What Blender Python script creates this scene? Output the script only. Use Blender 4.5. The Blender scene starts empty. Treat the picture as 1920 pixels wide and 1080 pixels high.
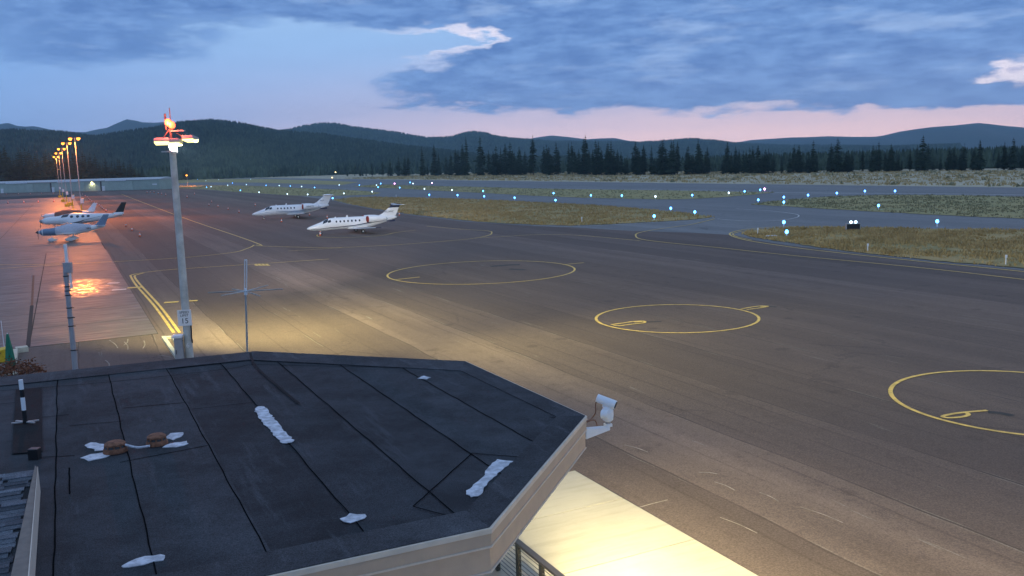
import bpy, bmesh, math, random
import numpy as np
from mathutils import Vector, Matrix
random.seed(7); np.random.seed(7)
sc = bpy.context.scene
COL = sc.collection
R = math.radians

# ------------------------------------------------------------------ camera
CAM_H = 9.0; F_PX = 1674.456; PITCH = 0.140646; ROLL = 0.0306348
cam_d = bpy.data.cameras.new('camera'); cam = bpy.data.objects.new('camera', cam_d); COL.objects.link(cam)
cam_d.sensor_width = 36.0; cam_d.lens = 36.0 * F_PX / 1920.0
cam_d.clip_start = 0.1; cam_d.clip_end = 60000
cam.location = (0, 0, CAM_H)
cam.rotation_euler = (Matrix.Rotation(math.pi / 2 - PITCH, 3, 'X') @ Matrix.Rotation(-ROLL, 3, 'Z')).to_euler()
sc.camera = cam
sc.view_settings.view_transform = 'Standard'; sc.view_settings.look = 'None'
sc.view_settings.exposure = 0.65; sc.view_settings.gamma = 1.0
sc.cycles.use_denoising = True
sc.cycles.max_bounces = 6; sc.cycles.volume_bounces = 0
sc.cycles.sample_clamp_indirect = 4.0

def sight(px, py):
    """direction from the tower camera through a surveyed photo point"""
    x = (px - 960) / F_PX; y = (py - 540) / F_PX
    c, s = math.cos(ROLL), math.sin(ROLL)
    x, y = c * x - s * y, s * x + c * y
    cp, sp = math.cos(PITCH), math.sin(PITCH)
    return Vector((x, cp - y * sp, -(sp + y * cp)))
def at(px, py, z=0.0):
    d = sight(px, py); t = (z - CAM_H) / d.z
    return Vector((d.x * t, d.y * t, z))
def on(px, py, depth):
    d = sight(px, py); t = depth / d.y
    return Vector((d.x * t, depth, CAM_H + d.z * t))
def azel(px, py):
    d = sight(px, py).normalized()
    return math.degrees(math.atan2(d.x, d.y)), math.degrees(math.asin(d.z))
UANG = R(-63.6)
U = Vector((math.cos(UANG), math.sin(UANG), 0)); V = Vector((-U.y, U.x, 0))

# ------------------------------------------------------------------ node helpers
class NT:
    def __init__(s, nt): s.nt = nt; s.N = nt.nodes; s.L = nt.links
    def n(s, t, **kw):
        nd = s.N.new(t)
        for k, v in kw.items(): setattr(nd, k, v)
        return nd
    def put(s, sock, v):
        if hasattr(v, 'is_output') or isinstance(v, bpy.types.NodeSocket): s.L.new(v, sock)
        elif isinstance(v, (tuple, list)) and len(v) == 3 and sock.type == 'RGBA': sock.default_value = (*v, 1)
        else: sock.default_value = v
    def m(s, op, a, b=None, c=None, clamp=False):
        nd = s.n('ShaderNodeMath', operation=op, use_clamp=clamp)
        for i, v in enumerate((a, b, c)):
            if v is not None: s.put(nd.inputs[i], v)
        return nd.outputs[0]
    def vm(s, op, a, b=None):
        nd = s.n('ShaderNodeVectorMath', operation=op); s.put(nd.inputs[0], a)
        if b is not None: s.put(nd.inputs[1], b)
        return nd.outputs[0]
    def mix(s, f, a, b, mode='MIX'):
        nd = s.n('ShaderNodeMix', data_type='RGBA', blend_type=mode)
        s.put(nd.inputs[0], f); s.put(nd.inputs[6], a); s.put(nd.inputs[7], b); return nd.outputs[2]
    def noise(s, vec, scale, detail=4, rough=0.55, dist=0.0):
        nd = s.n('ShaderNodeTexNoise'); nd.inputs['Scale'].default_value = scale; nd.inputs['Detail'].default_value = detail
        nd.inputs['Roughness'].default_value = rough; nd.inputs['Distortion'].default_value = dist
        if vec is not None: s.put(nd.inputs['Vector'], vec)
        return nd.outputs[0]
    def smooth(s, v, lo, hi, a=0.0, b=1.0):
        nd = s.n('ShaderNodeMapRange', interpolation_type='SMOOTHSTEP'); s.put(nd.inputs[0], v)
        for i, q in enumerate((lo, hi, a, b)): s.put(nd.inputs[i + 1], q)
        return nd.outputs[0]
    def xyz(s, x, y, z):
        nd = s.n('ShaderNodeCombineXYZ')
        for i, v in enumerate((x, y, z)): s.put(nd.inputs[i], v)
        return nd.outputs[0]
    def sep(s, v):
        nd = s.n('ShaderNodeSeparateXYZ'); s.put(nd.inputs[0], v); return nd.outputs

def srgb(r, g, b):
    f = lambda c: c / 12.92 / 255 if c <= 10 else ((c / 255 + 0.055) / 1.055) ** 2.4
    return (f(r), f(g), f(b))

# ------------------------------------------------------------------ sky: dusk, cloud deck, afterglow to the right
SUN_AZ = 38.0
def build_world():
    w = bpy.data.worlds.new('World'); sc.world = w; w.use_nodes = True
    t = NT(w.node_tree); t.N.clear()
    tc = t.n('ShaderNodeTexCoord'); d = t.vm('NORMALIZE', tc.outputs['Generated'])
    x, y, z = t.sep(d)
    az = t.m('MULTIPLY', t.m('ARCTAN2', x, y), 57.2958)
    el = t.m('MULTIPLY', t.m('ARCSINE', z), 57.2958)
    # warp so that cloud edges are ragged
    base = t.xyz(t.m('MULTIPLY', az, 0.16), t.m('MULTIPLY', el, 0.55), 0.0)
    wn = t.n('ShaderNodeTexNoise'); t.put(wn.inputs['Vector'], base); wn.inputs['Scale'].default_value = 1.0
    wn.inputs['Detail'].default_value = 7; wn.inputs['Roughness'].default_value = 0.62
    wr = t.sep(wn.outputs['Color'])
    u = t.m('ADD', az, t.m('MULTIPLY', t.m('SUBTRACT', wr[0], 0.5), 9.0))
    v = t.m('ADD', el, t.m('MULTIPLY', t.m('SUBTRACT', wr[1], 0.5), 2.6))
    n1 = t.noise(base, 2.2, 8, 0.6)
    n2 = t.noise(t.xyz(t.m('MULTIPLY', az, 0.05), t.m('MULTIPLY', el, 0.40), 3.0), 3.0, 6, 0.55)
    def blob(px, py, sx, sy, wgt, uu=u, vv=v):
        a, e = azel(px, py)
        k = 57.2958 / F_PX
        q1 = t.m('POWER', t.m('ABSOLUTE', t.m('DIVIDE', t.m('SUBTRACT', uu, a), sx * k)), 2.0)
        q2 = t.m('POWER', t.m('ABSOLUTE', t.m('DIVIDE', t.m('SUBTRACT', vv, e), sy * k)), 2.0)
        return t.m('MULTIPLY', t.m('EXPONENT', t.m('MULTIPLY', t.m('ADD', q1, q2), -1.0)), wgt)
    def total(lst, **kw):
        r = None
        for b in lst:
            g = blob(*b, **kw); r = g if r is None else t.m('ADD', r, g)
        return r
    deck = t.smooth(el, 7.0, 11.0)                      # the cloud deck goes on overhead and behind
    shapes = total([(1500, 60, 460, 90, 1.2), (1180, 120, 260, 55, 0.9), (880, 140, 230, 26, 0.85), (1000, 180, 220, 22, 0.9),
                    (1750, 190, 200, 16, 0.8), (1250, 20, 420, 60, 0.8), (250, 95, 260, 34, 0.55), (120, 40, 260, 40, 0.45),
                    (520, 10, 330, 26, 0.55), (740, 45, 110, 22, 0.55), (730, 92, 110, 14, 0.5), (740, 197, 120, 7, 0.28), (1370, 212, 120, 5, 0.22),
                    (600, 110, 170, 50, -0.75), (800, 60, 130, 22, -0.5), (860, 85, 110, 14, -0.5),
                    (1870, 125, 80, 14, -0.75), (1700, 140, 320, 34, 0.7), (1500, 165, 260, 18, 0.5), (1050, 142, 80, 12, -0.85)])
    f = t.m('ADD', t.m('ADD', shapes, t.m('MULTIPLY', deck, 0.30)), t.m('MULTIPLY', t.m('SUBTRACT', n1, 0.5), 1.1))
    mask = t.smooth(f, 0.22, 0.66)
    # clear air
    glow = t.m('COSINE', t.m('MULTIPLY', t.m('SUBTRACT', az, SUN_AZ), math.pi / 180))
    glow = t.smooth(glow, 0.22, 1.0)
    low = t.smooth(el, 0.0, 8.0, 1.0, 0.0)
    high = t.smooth(el, 3.0, 30.0)
    clear = t.mix(high, srgb(112, 150, 200), srgb(132, 156, 194))
    mid = t.m('MULTIPLY', t.smooth(t.m('ABSOLUTE', t.m('SUBTRACT', az, -9.0)), 4.0, 22.0, 1.0, 0.0), t.smooth(el, 2.0, 9.0))
    clear = t.mix(t.m('MULTIPLY', mid, 0.55), clear, srgb(150, 180, 214))
    clear = t.mix(t.m('MULTIPLY', t.m('MULTIPLY', low, glow), 0.98), clear, srgb(226, 194, 192))
    warm = t.m('MULTIPLY', t.smooth(el, 0.0, 4.0, 1.0, 0.0), t.smooth(glow, 0.35, 1.0))
    clear = t.mix(t.m('MULTIPLY', warm, 0.35), clear, srgb(242, 186, 170))
    clear = t.mix(t.m('MULTIPLY', t.m('SUBTRACT', n2, 0.45), 0.5), clear, srgb(112, 140, 182))
    # cloud bodies
    cl = t.mix(t.smooth(n1, 0.30, 0.75), srgb(70, 103, 158), srgb(106, 140, 190)); n5 = t.noise(t.xyz(t.m('MULTIPLY', az, 0.07), t.m('MULTIPLY', el, 0.30), 5.0), 2.0, 7, 0.62); cl = t.mix(t.m('MULTIPLY', t.smooth(n5, 0.5, 0.7), 0.6), cl, srgb(146, 170, 206))
    cl = t.mix(t.m('MULTIPLY', t.m('MULTIPLY', low, glow), 0.35), cl, srgb(128, 142, 184)); cl = t.mix(t.smooth(el, 12.0, 40.0), cl, srgb(126, 148, 184))
    col = t.mix(mask, clear, cl)
    # pale rims where the deck is thin
    rim = t.m('MULTIPLY', t.smooth(f, 0.12, 0.34), t.smooth(f, 0.34, 0.62, 1.0, 0.0))
    bright = total([(880, 70, 130, 36, 1.0), (1050, 140, 120, 14, 1.0), (1870, 130, 110, 34, 1.2), (1620, 180, 200, 18, 0.8), (1760, 8, 60, 12, 1.2)])
    col = t.mix(t.m('MULTIPLY', t.m('MULTIPLY', rim, bright), 0.75, clamp=True), col, srgb(226, 214, 220))
    col = t.mix(1.0, col, t.xyz(*[t.m('ADD', 1.0, t.m('MULTIPLY', t.m('EXPONENT', t.m('DIVIDE', t.m('MAXIMUM', el, 0.0), -6.5)), 0.7))] * 3), 'MULTIPLY')   # paler towards the horizon
    nish = t.n('ShaderNodeTexSky', sky_type='NISHITA'); nish.sun_disc = False
    nish.sun_elevation = R(-3.0); nish.sun_rotation = R(SUN_AZ)
    nb = t.n('ShaderNodeBackground'); t.L.new(nish.outputs[0], nb.inputs[0]); nb.inputs[1].default_value = 0.05
    b = t.n('ShaderNodeBackground'); t.put(b.inputs[0], col); b.inputs[1].default_value = 0.88
    add = t.n('ShaderNodeAddShader'); t.L.new(nb.outputs[0], add.inputs[0]); t.L.new(b.outputs[0], add.inputs[1])
    o = t.n('ShaderNodeOutputWorld'); t.L.new(add.outputs[0], o.inputs[0])
build_world()
def add_light(kind, name, loc, energy, color, parent=None, aim=None, size=0.2, spot=None, blend=0.5):
    l = bpy.data.lights.new(name, kind); l.energy = energy; l.color = color
    if kind == 'SUN': l.angle = size
    else: l.shadow_soft_size = size
    if spot: l.spot_size = spot; l.spot_blend = blend
    o = bpy.data.objects.new(name, l); COL.objects.link(o); o.location = loc; o.parent = parent
    if aim is not None: o.rotation_euler = (Vector(aim) - Vector(loc)).to_track_quat('-Z', 'Y').to_euler()
    return o
sd = Vector((math.sin(R(SUN_AZ)), math.cos(R(SUN_AZ)), math.tan(R(3.0))))
add_light('SUN', 'sun', (0, 0, 60), 0.12, (1.0, 0.72, 0.66), aim=Vector((0, 0, 60)) - sd, size=R(20))

# ------------------------------------------------------------------ mesh helpers
class MB:
    def __init__(s): s.v = []; s.f = []; s.mi = []
    def add(s, vs, fs, mi=0):
        o = len(s.v); s.v += [tuple(p) for p in vs]
        s.f += [tuple(i + o for i in f) for f in fs]; s.mi += [mi] * len(fs); return s
    def box(s, c, d, rot=None, mi=0):
        pts = []
        for z in (-.5, .5):
            for a, b in ((-.5, -.5), (.5, -.5), (.5, .5), (-.5, .5)):
                p = Vector((a * d[0], b * d[1], z * d[2]))
                if rot is not None: p = rot @ p
                pts.append(p + Vector(c))
        return s.add(pts, [(3, 2, 1, 0), (4, 5, 6, 7), (0, 1, 5, 4), (1, 2, 6, 5), (2, 3, 7, 6), (3, 0, 4, 7)], mi)
    def tube(s, p0, p1, r0, r1=None, n=10, mi=0, cap=True):
        p0 = Vector(p0); p1 = Vector(p1); r1 = r0 if r1 is None else r1
        ax = (p1 - p0).normalized(); a = ax.orthogonal().normalized(); b = ax.cross(a)
        vs = []
        for p, r in ((p0, r0), (p1, r1)):
            for i in range(n):
                q = 2 * math.pi * i / n; vs.append(p + (a * math.cos(q) + b * math.sin(q)) * r)
        fs = [(i, (i + 1) % n, n + (i + 1) % n, n + i) for i in range(n)]
        if cap: fs += [tuple(range(n - 1, -1, -1)), tuple(range(n, 2 * n))]
        return s.add(vs, fs, mi)
    def path(s, pts, r, n=6, mi=0):
        for a, b in zip(pts[:-1], pts[1:]): s.tube(a, b, r, r, n, mi)
        return s
    def lathe(s, prof, n=16, c=(0, 0, 0), mi=0):
        vs = []; c = Vector(c)
        for r, z in prof:
            for i in range(n):
                q = 2 * math.pi * i / n; vs.append(c + Vector((r * math.cos(q), r * math.sin(q), z)))
        fs = []
        for k in range(len(prof) - 1):
            for i in range(n):
                j = (i + 1) % n; fs.append((k * n + i, k * n + j, (k + 1) * n + j, (k + 1) * n + i))
        fs += [tuple(range(n - 1, -1, -1)), tuple(range((len(prof) - 1) * n, len(prof) * n))]
        return s.add(vs, fs, mi)
    def rings(s, rings, mi=0, cap=True):
        n = len(rings[0]); vs = [p for r in rings for p in r]; fs = []
        for k in range(len(rings) - 1):
            for i in range(n):
                j = (i + 1) % n; fs.append((k * n + i, k * n + j, (k + 1) * n + j, (k + 1) * n + i))
        if cap: fs += [tuple(range(n - 1, -1, -1)), tuple(range((len(rings) - 1) * n, len(rings) * n))]
        return s.add(vs, fs, mi)
    def prism(s, poly, z0, z1, mi=0):
        n = len(poly); vs = [(p[0], p[1], z0) for p in poly] + [(p[0], p[1], z1) for p in poly]
        fs = [tuple(range(n - 1, -1, -1)), tuple(range(n, 2 * n))] + [(i, (i + 1) % n, n + (i + 1) % n, n + i) for i in range(n)]
        return s.add(vs, fs, mi)
    def sheet(s, poly, z, mi=0):
        return s.add([(p[0], p[1], z) for p in poly], [tuple(range(len(poly)))], mi)
    def ribbon(s, pts, w, z, mi=0, closed=False):
        P = [Vector((p[0], p[1], 0)) for p in pts]; n = len(P); vs = []
        for i in range(n):
            a = P[(i - 1) % n] if (closed or i) else P[i]; b = P[(i + 1) % n] if (closed or i < n - 1) else P[i]
            t = (b - a).normalized(); nn = Vector((-t.y, t.x, 0)) * w / 2
            vs += [(*(P[i] + nn)[:2], z), (*(P[i] - nn)[:2], z)]
        fs = [(2 * i + 1, 2 * ((i + 1) % n) + 1, 2 * ((i + 1) % n), 2 * i) for i in range(n if closed else n - 1)]
        return s.add(vs, fs, mi)
    def mesh(s, name, mats, smooth=False):
        me = bpy.data.meshes.new(name); me.from_pydata(s.v, [], s.f)
        for m in (mats if isinstance(mats, (list, tuple)) else [mats]): me.materials.append(m)
        if any(s.mi): me.polygons.foreach_set('material_index', s.mi)
        if smooth: me.polygons.foreach_set('use_smooth', [True] * len(me.polygons))
        me.update(); return me
    def build(s, name, mats, parent=None, smooth=False, bevel=0.0):
        me = s.mesh(name, mats, smooth); o = link(name, me, parent)
        if bevel:
            b = o.modifiers.new('bevel', 'BEVEL'); b.width = bevel; b.segments = 2; b.limit_method = 'ANGLE'
        if smooth:
            try: me.set_sharp_from_angle(angle=R(40))
            except Exception: pass
        return o
def link(name, data, parent=None):
    o = bpy.data.objects.new(name, data); COL.objects.link(o); o.parent = parent; return o
def tag(o, label, cat, group=None):
    o['label'] = label; o['category'] = cat
    if group: o['group'] = group
    return o
def struct(o): o['kind'] = 'structure'; return o
def stuff(o): o['kind'] = 'stuff'; return o
def thing(name, label, cat, loc=(0, 0, 0), rz=0.0, group=None):
    o = link(name, None); o.location = loc; o.rotation_euler = (0, 0, rz); return tag(o, label, cat, group)
def copy_tree(o, parent=None):
    c = o.copy(); COL.objects.link(c); c.parent = parent
    for ch in list(o.children): copy_tree(ch, c)
    return c
def text_mesh(body, size, depth=0.004, shear=0.0, sx=1.0):
    cu = bpy.data.curves.new('t', 'FONT'); cu.body = body; cu.size = size; cu.extrude = depth; cu.align_x = 'CENTER'; cu.align_y = 'CENTER'
    cu.shear = shear; cu.resolution_u = 3
    o = bpy.data.objects.new('t', cu); COL.objects.link(o)
    me = bpy.data.meshes.new_from_object(o.evaluated_get(bpy.context.evaluated_depsgraph_get()))
    bpy.data.objects.remove(o); bpy.data.curves.remove(cu)
    if sx != 1.0:
        for vtx in me.vertices: vtx.co.x *= sx
    return me

# ------------------------------------------------------------------ materials
def mat(name, col, rough=0.6, metal=0.0, var=0.12, scale=6.0, bump=0.0, bscale=40.0, spec=0.5, emit=None, es=0.0):
    m = bpy.data.materials.new(name); m.use_nodes = True; t = NT(m.node_tree); b = t.N['Principled BSDF']
    tc = t.n('ShaderNodeTexCoord'); v = tc.outputs['Object']
    n = t.noise(v, scale, 5, 0.6)
    c = t.mix(t.smooth(n, 0.3, 0.7), tuple(q * (1 - var) for q in col), tuple(min(1, q * (1 + var)) for q in col))
    t.put(b.inputs['Base Color'], c); b.inputs['Roughness'].default_value = rough; b.inputs['Metallic'].default_value = metal
    b.inputs['Specular IOR Level'].default_value = spec
    if bump:
        bn = t.n('ShaderNodeBump'); bn.inputs['Strength'].default_value = bump; bn.inputs['Distance'].default_value = 0.02
        t.put(bn.inputs['Height'], t.noise(v, bscale, 4, 0.6)); t.L.new(bn.outputs[0], b.inputs['Normal'])
    if emit: b.inputs['Emission Color'].default_value = (*emit, 1); b.inputs['Emission Strength'].default_value = es
    return m
def glow_mat(name, col, s):
    m = bpy.data.materials.new(name); m.use_nodes = True; b = m.node_tree.nodes['Principled BSDF']
    b.inputs['Base Color'].default_value = (*[min(1, c) for c in col], 1)
    b.inputs['Emission Color'].default_value = (*col, 1); b.inputs['Emission Strength'].default_value = s; return m

def asphalt(name, c0, c1, streak=1.0, rough=0.85, light=(0.30, 0.27, 0.22), patch=1.0):
    m = bpy.data.materials.new(name); m.use_nodes = True; t = NT(m.node_tree); b = t.N['Principled BSDF']
    geo = t.n('ShaderNodeNewGeometry'); p = geo.outputs['Position']
    px, py, pz = t.sep(p)
    along = t.m('ADD', t.m('MULTIPLY', px, U.x), t.m('MULTIPLY', py, U.y))
    across = t.m('ADD', t.m('MULTIPLY', px, V.x), t.m('MULTIPLY', py, V.y))
    big = t.noise(t.xyz(along, across, 0.0), 0.045, 4, 0.6)
    st = t.noise(t.xyz(t.m('MULTIPLY', along, 0.03), t.m('MULTIPLY', across, 0.55), 0.0), 1.0, 5, 0.65)
    st2 = t.noise(t.xyz(t.m('MULTIPLY', along, 0.12), t.m('MULTIPLY', across, 2.6), 4.0), 1.0, 4, 0.7)
    fine = t.noise(p, 22.0, 4, 0.75); med = t.noise(p, 1.3, 6, 0.7)
    c = t.mix(t.smooth(big, 0.32, 0.68), c0, c1)
    c = t.mix(t.m('MULTIPLY', t.smooth(st, 0.42, 0.72), 0.4 * streak), c, tuple(q * 1.5 for q in c1))
    c = t.mix(t.m('MULTIPLY', t.smooth(st, 0.28, 0.46, 1.0, 0.0), 0.4 * streak), c, tuple(q * 0.62 for q in c0))
    c = t.mix(t.m('MULTIPLY', t.smooth(med, 0.5, 0.74), 0.5 * patch), c, tuple(q * 0.66 for q in c0))
    # paving lanes, their joints, crack sealing and scuffs
    wob = t.m('MULTIPLY', t.m('SUBTRACT', t.noise(t.xyz(t.m('MULTIPLY', along, 0.08), t.m('MULTIPLY', across, 0.02), 0.0), 1.0, 3), 0.5), 0.7)
    lane = t.m('DIVIDE', t.m('ADD', across, wob), 3.7)
    wn_ = t.n('ShaderNodeTexWhiteNoise', noise_dimensions='1D'); t.put(wn_.inputs['W'], t.m('FLOOR', lane))
    c = t.mix(t.m('MULTIPLY', wn_.outputs[0], 0.8 * streak), c, tuple(q * 0.66 for q in c0))
    l2 = t.m('FRACT', t.m('DIVIDE', t.m('ADD', across, t.m('MULTIPLY', wob, 0.6)), 1.23)); b2 = t.noise(t.xyz(t.m('MULTIPLY', along, 0.05), t.m('MULTIPLY', across, 0.8), 2.0), 1.0, 4, 0.7)
    c = t.mix(t.m('MULTIPLY', t.m('MULTIPLY', t.smooth(t.m('ABSOLUTE', t.m('SUBTRACT', l2, 0.5)), 0.0, 0.07, 1.0, 0.0), t.smooth(b2, 0.42, 0.58)), 0.5 * streak), c, tuple(q * 0.5 for q in c0))
    jd = t.m('ABSOLUTE', t.m('SUBTRACT', t.m('FRACT', lane), 0.5)); brk = t.noise(t.xyz(t.m('MULTIPLY', along, 0.12), t.m('FLOOR', lane), 7.0), 1.0, 4, 0.7)
    c = t.mix(t.m('MULTIPLY', t.m('MULTIPLY', t.smooth(jd, 0.484, 0.497), t.smooth(brk, 0.38, 0.55)), 0.75 * streak), c, tuple(q * 0.38 for q in c0))
    c = t.mix(t.m('MULTIPLY', t.m('MULTIPLY', t.smooth(jd, 0.470, 0.482), t.smooth(jd, 0.482, 0.490, 1.0, 0.0)), t.m('MULTIPLY', t.smooth(brk, 0.5, 0.62), 0.6 * streak)), c, light)
    ck = t.n('ShaderNodeTexVoronoi', feature='DISTANCE_TO_EDGE'); ck.inputs['Scale'].default_value = 0.22
    t.put(ck.inputs['Vector'], t.vm('ADD', t.xyz(t.m('MULTIPLY', along, 0.45), across, 0.0), t.xyz(t.m('MULTIPLY', med, 1.2), t.m('MULTIPLY', med, 1.6), 0.0)))
    c = t.mix(t.m('MULTIPLY', t.m('MULTIPLY', t.smooth(ck.outputs['Distance'], 0.0, 0.012, 1.0, 0.0), t.smooth(t.noise(p, 0.09, 3, 0.6), 0.48, 0.6)), 0.6), c, tuple(q * 0.4 for q in c0))
    sc1 = t.m('MULTIPLY', t.smooth(st2, 0.64, 0.70), t.smooth(t.noise(p, 0.16, 3, 0.6), 0.46, 0.6))
    c = t.mix(t.m('MULTIPLY', sc1, 0.75 * streak), c, light)
    # oil spots
    vo = t.n('ShaderNodeTexVoronoi'); vo.inputs['Scale'].default_value = 0.35; t.put(vo.inputs['Vector'], p)
    spot = t.smooth(t.m('ADD', vo.outputs['Distance'], t.m('MULTIPLY', t.m('SUBTRACT', med, 0.5), 0.5)), 0.06, 0.16, 1.0, 0.0)
    c = t.mix(t.m('MULTIPLY', spot, 0.35), c, tuple(q * 0.35 for q in c0))
    c = t.mix(t.smooth(fine, 0.25, 0.8), t.mix(1.0, c, (0.6, 0.6, 0.6), 'MULTIPLY'), t.mix(1.0, c, (1.42, 1.42, 1.42), 'MULTIPLY'))
    t.put(b.inputs['Base Color'], c)
    t.put(b.inputs['Roughness'], t.smooth(big, 0.3, 0.7, rough - 0.08, rough + 0.05))
    b.inputs['Specular IOR Level'].default_value = 0.3
    bn = t.n('ShaderNodeBump'); bn.inputs['Strength'].default_value = 0.5; bn.inputs['Distance'].default_value = 0.015
    t.put(bn.inputs['Height'], t.m('ADD', fine, med)); t.L.new(bn.outputs[0], b.inputs['Normal'])
    return m
def grass_mat(name, a, bcol, ccol, sc_=0.12):
    m = bpy.data.materials.new(name); m.use_nodes = True; t = NT(m.node_tree); b = t.N['Principled BSDF']
    geo = t.n('ShaderNodeNewGeometry'); p = geo.outputs['Position']
    px, py, pz = t.sep(p)
    along = t.m('ADD', t.m('MULTIPLY', px, U.x), t.m('MULTIPLY', py, U.y)); across = t.m('ADD', t.m('MULTIPLY', px, V.x), t.m('MULTIPLY', py, V.y))
    n1 = t.noise(t.xyz(t.m('MULTIPLY', along, 0.6), across, 0.0), sc_, 6, 0.65); n2 = t.noise(p, 1.1, 6, 0.75)
    c = t.mix(t.smooth(n1, 0.36, 0.62), a, bcol); c = t.mix(t.m('MULTIPLY', t.smooth(n2, 0.48, 0.66), 0.8), c, ccol)
    c = t.mix(t.smooth(n2, 0.25, 0.45, 0.4, 0.0), c, tuple(q * 0.35 for q in a))
    t.put(b.inputs['Base Color'], c); b.inputs['Roughness'].default_value = 0.95; b.inputs['Specular IOR Level'].default_value = 0.1
    bn = t.n('ShaderNodeBump'); bn.inputs['Strength'].default_value = 0.8; bn.inputs['Distance'].default_value = 0.12
    t.put(bn.inputs['Height'], n2); t.L.new(bn.outputs[0], b.inputs['Normal']); return m
def leaf_mat(name, dark, lite, scale=0.9):
    m = bpy.data.materials.new(name); m.use_nodes = True; t = NT(m.node_tree); b = t.N['Principled BSDF']
    geo = t.n('ShaderNodeNewGeometry'); oi = t.n('ShaderNodeObjectInfo')
    n = t.noise(geo.outputs['Position'], scale, 5, 0.7)
    c = t.mix(t.smooth(n, 0.35, 0.68), dark, lite)
    c = t.mix(t.m('MULTIPLY', oi.outputs['Random'], 0.35), c, tuple(q * 0.55 for q in dark))
    t.put(b.inputs['Base Color'], c); b.inputs['Roughness'].default_value = 0.85; b.inputs['Specular IOR Level'].default_value = 0.15; return m
def stripe_concrete(name, c0, c1, rough0, rough1, damp=False):
    m = bpy.data.materials.new(name); m.use_nodes = True; t = NT(m.node_tree); b = t.N['Principled BSDF']
    geo = t.n('ShaderNodeNewGeometry'); p = geo.outputs['Position']
    px, py, pz = t.sep(p)
    along = t.m('ADD', t.m('MULTIPLY', px, U.x), t.m('MULTIPLY', py, U.y)); across = t.m('ADD', t.m('MULTIPLY', px, V.x), t.m('MULTIPLY', py, V.y))
    n = t.noise(p, 0.35, 6, 0.65); br = t.noise(t.xyz(t.m('MULTIPLY', along, 3.0), t.m('MULTIPLY', across, 0.35), 0.0), 1.0, 5, 0.65); fi = t.noise(p, 30, 3, 0.7)
    oi = t.n('ShaderNodeObjectInfo')
    c = t.mix(t.smooth(n, 0.3, 0.7), c0, c1); c = t.mix(t.m('MULTIPLY', t.smooth(br, 0.5, 0.7), 0.35), c, tuple(q * 0.7 for q in c0))
    c = t.mix(t.m('MULTIPLY', oi.outputs['Random'], 0.22), c, tuple(q * 0.6 for q in c0))
    c = t.mix(t.m('MULTIPLY', fi, 0.25), c, tuple(q * 0.6 for q in c0))
    t.put(b.inputs['Base Color'], c); ro = t.smooth(br, 0.35, 0.65, rough0, rough1)
    if damp:                                            # a polished, damp stretch of the slab
        w0 = at(165, 540); dd = t.m('ADD', t.m('POWER', t.m('DIVIDE', t.m('ADD', t.m('MULTIPLY', t.m('SUBTRACT', px, w0.x), U.x), t.m('MULTIPLY', t.m('SUBTRACT', py, w0.y), U.y)), 9.0), 2.0), t.m('POWER', t.m('DIVIDE', t.m('ADD', t.m('MULTIPLY', t.m('SUBTRACT', px, w0.x), V.x), t.m('MULTIPLY', t.m('SUBTRACT', py, w0.y), V.y)), 3.2), 2.0))
        wet = t.m('MULTIPLY', t.smooth(t.m('ADD', dd, t.m('MULTIPLY', n, 0.8)), 0.5, 1.3, 1.0, 0.0), t.smooth(t.noise(p, 1.6, 4, 0.6), 0.4, 0.6))
        ro = t.m('ADD', ro, t.m('MULTIPLY', wet, -0.33))
    t.put(b.inputs['Roughness'], ro)
    bn = t.n('ShaderNodeBump'); bn.inputs['Strength'].default_value = 0.35; bn.inputs['Distance'].default_value = 0.01
    t.put(bn.inputs['Height'], t.m('ADD', br, fi)); t.L.new(bn.outputs[0], b.inputs['Normal']); return m
def roof_mat(name, c0, c1):
    m = bpy.data.materials.new(name); m.use_nodes = True; t = NT(m.node_tree); b = t.N['Principled BSDF']
    geo = t.n('ShaderNodeNewGeometry'); p = geo.outputs['Position']; oi = t.n('ShaderNodeObjectInfo')
    px, py, pz = t.sep(p); rnd = oi.outputs['Random']
    along = t.m('ADD', t.m('MULTIPLY', px, U.x), t.m('MULTIPLY', py, U.y)); across = t.m('ADD', t.m('MULTIPLY', px, V.x), t.m('MULTIPLY', py, V.y))
    n = t.noise(t.vm('ADD', p, t.xyz(t.m('MULTIPLY', rnd, 30.0), 0.0, 0.0)), 0.9, 6, 0.7); f = t.noise(p, 75, 3, 0.85); n3 = t.noise(p, 7.0, 6, 0.75)
    run = t.noise(t.xyz(t.m('MULTIPLY', along, 0.5), t.m('MULTIPLY', across, 3.5), rnd), 1.0, 5, 0.65)
    c = t.mix(rnd, tuple(q * 0.72 for q in c0), tuple(q * 1.15 for q in c1))
    c = t.mix(t.smooth(n, 0.3, 0.72), t.mix(1.0, c, (0.62, 0.62, 0.62), 'MULTIPLY'), t.mix(1.0, c, (1.3, 1.3, 1.3), 'MULTIPLY'))
    c = t.mix(t.m('MULTIPLY', t.smooth(run, 0.55, 0.72), 0.55), c, tuple(q * 1.7 for q in c1))          # dusty run-off
    c = t.mix(t.m('MULTIPLY', t.smooth(n3, 0.56, 0.74), 0.5), c, tuple(q * 0.4 for q in c0))            # worn-through granules
    c = t.mix(t.smooth(f, 0.3, 0.75), t.mix(1.0, c, (0.4, 0.4, 0.4), 'MULTIPLY'), t.mix(1.0, c, (1.75, 1.75, 1.75), 'MULTIPLY'))
    t.put(b.inputs['Base Color'], c); b.inputs['Roughness'].default_value = 0.9; b.inputs['Specular IOR Level'].default_value = 0.2
    bn = t.n('ShaderNodeBump'); bn.inputs['Strength'].default_value = 0.8; bn.inputs['Distance'].default_value = 0.012
    t.put(bn.inputs['Height'], t.m('ADD', f, t.m('MULTIPLY', n3, 1.5))); t.L.new(bn.outputs[0], b.inputs['Normal']); return m

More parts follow.
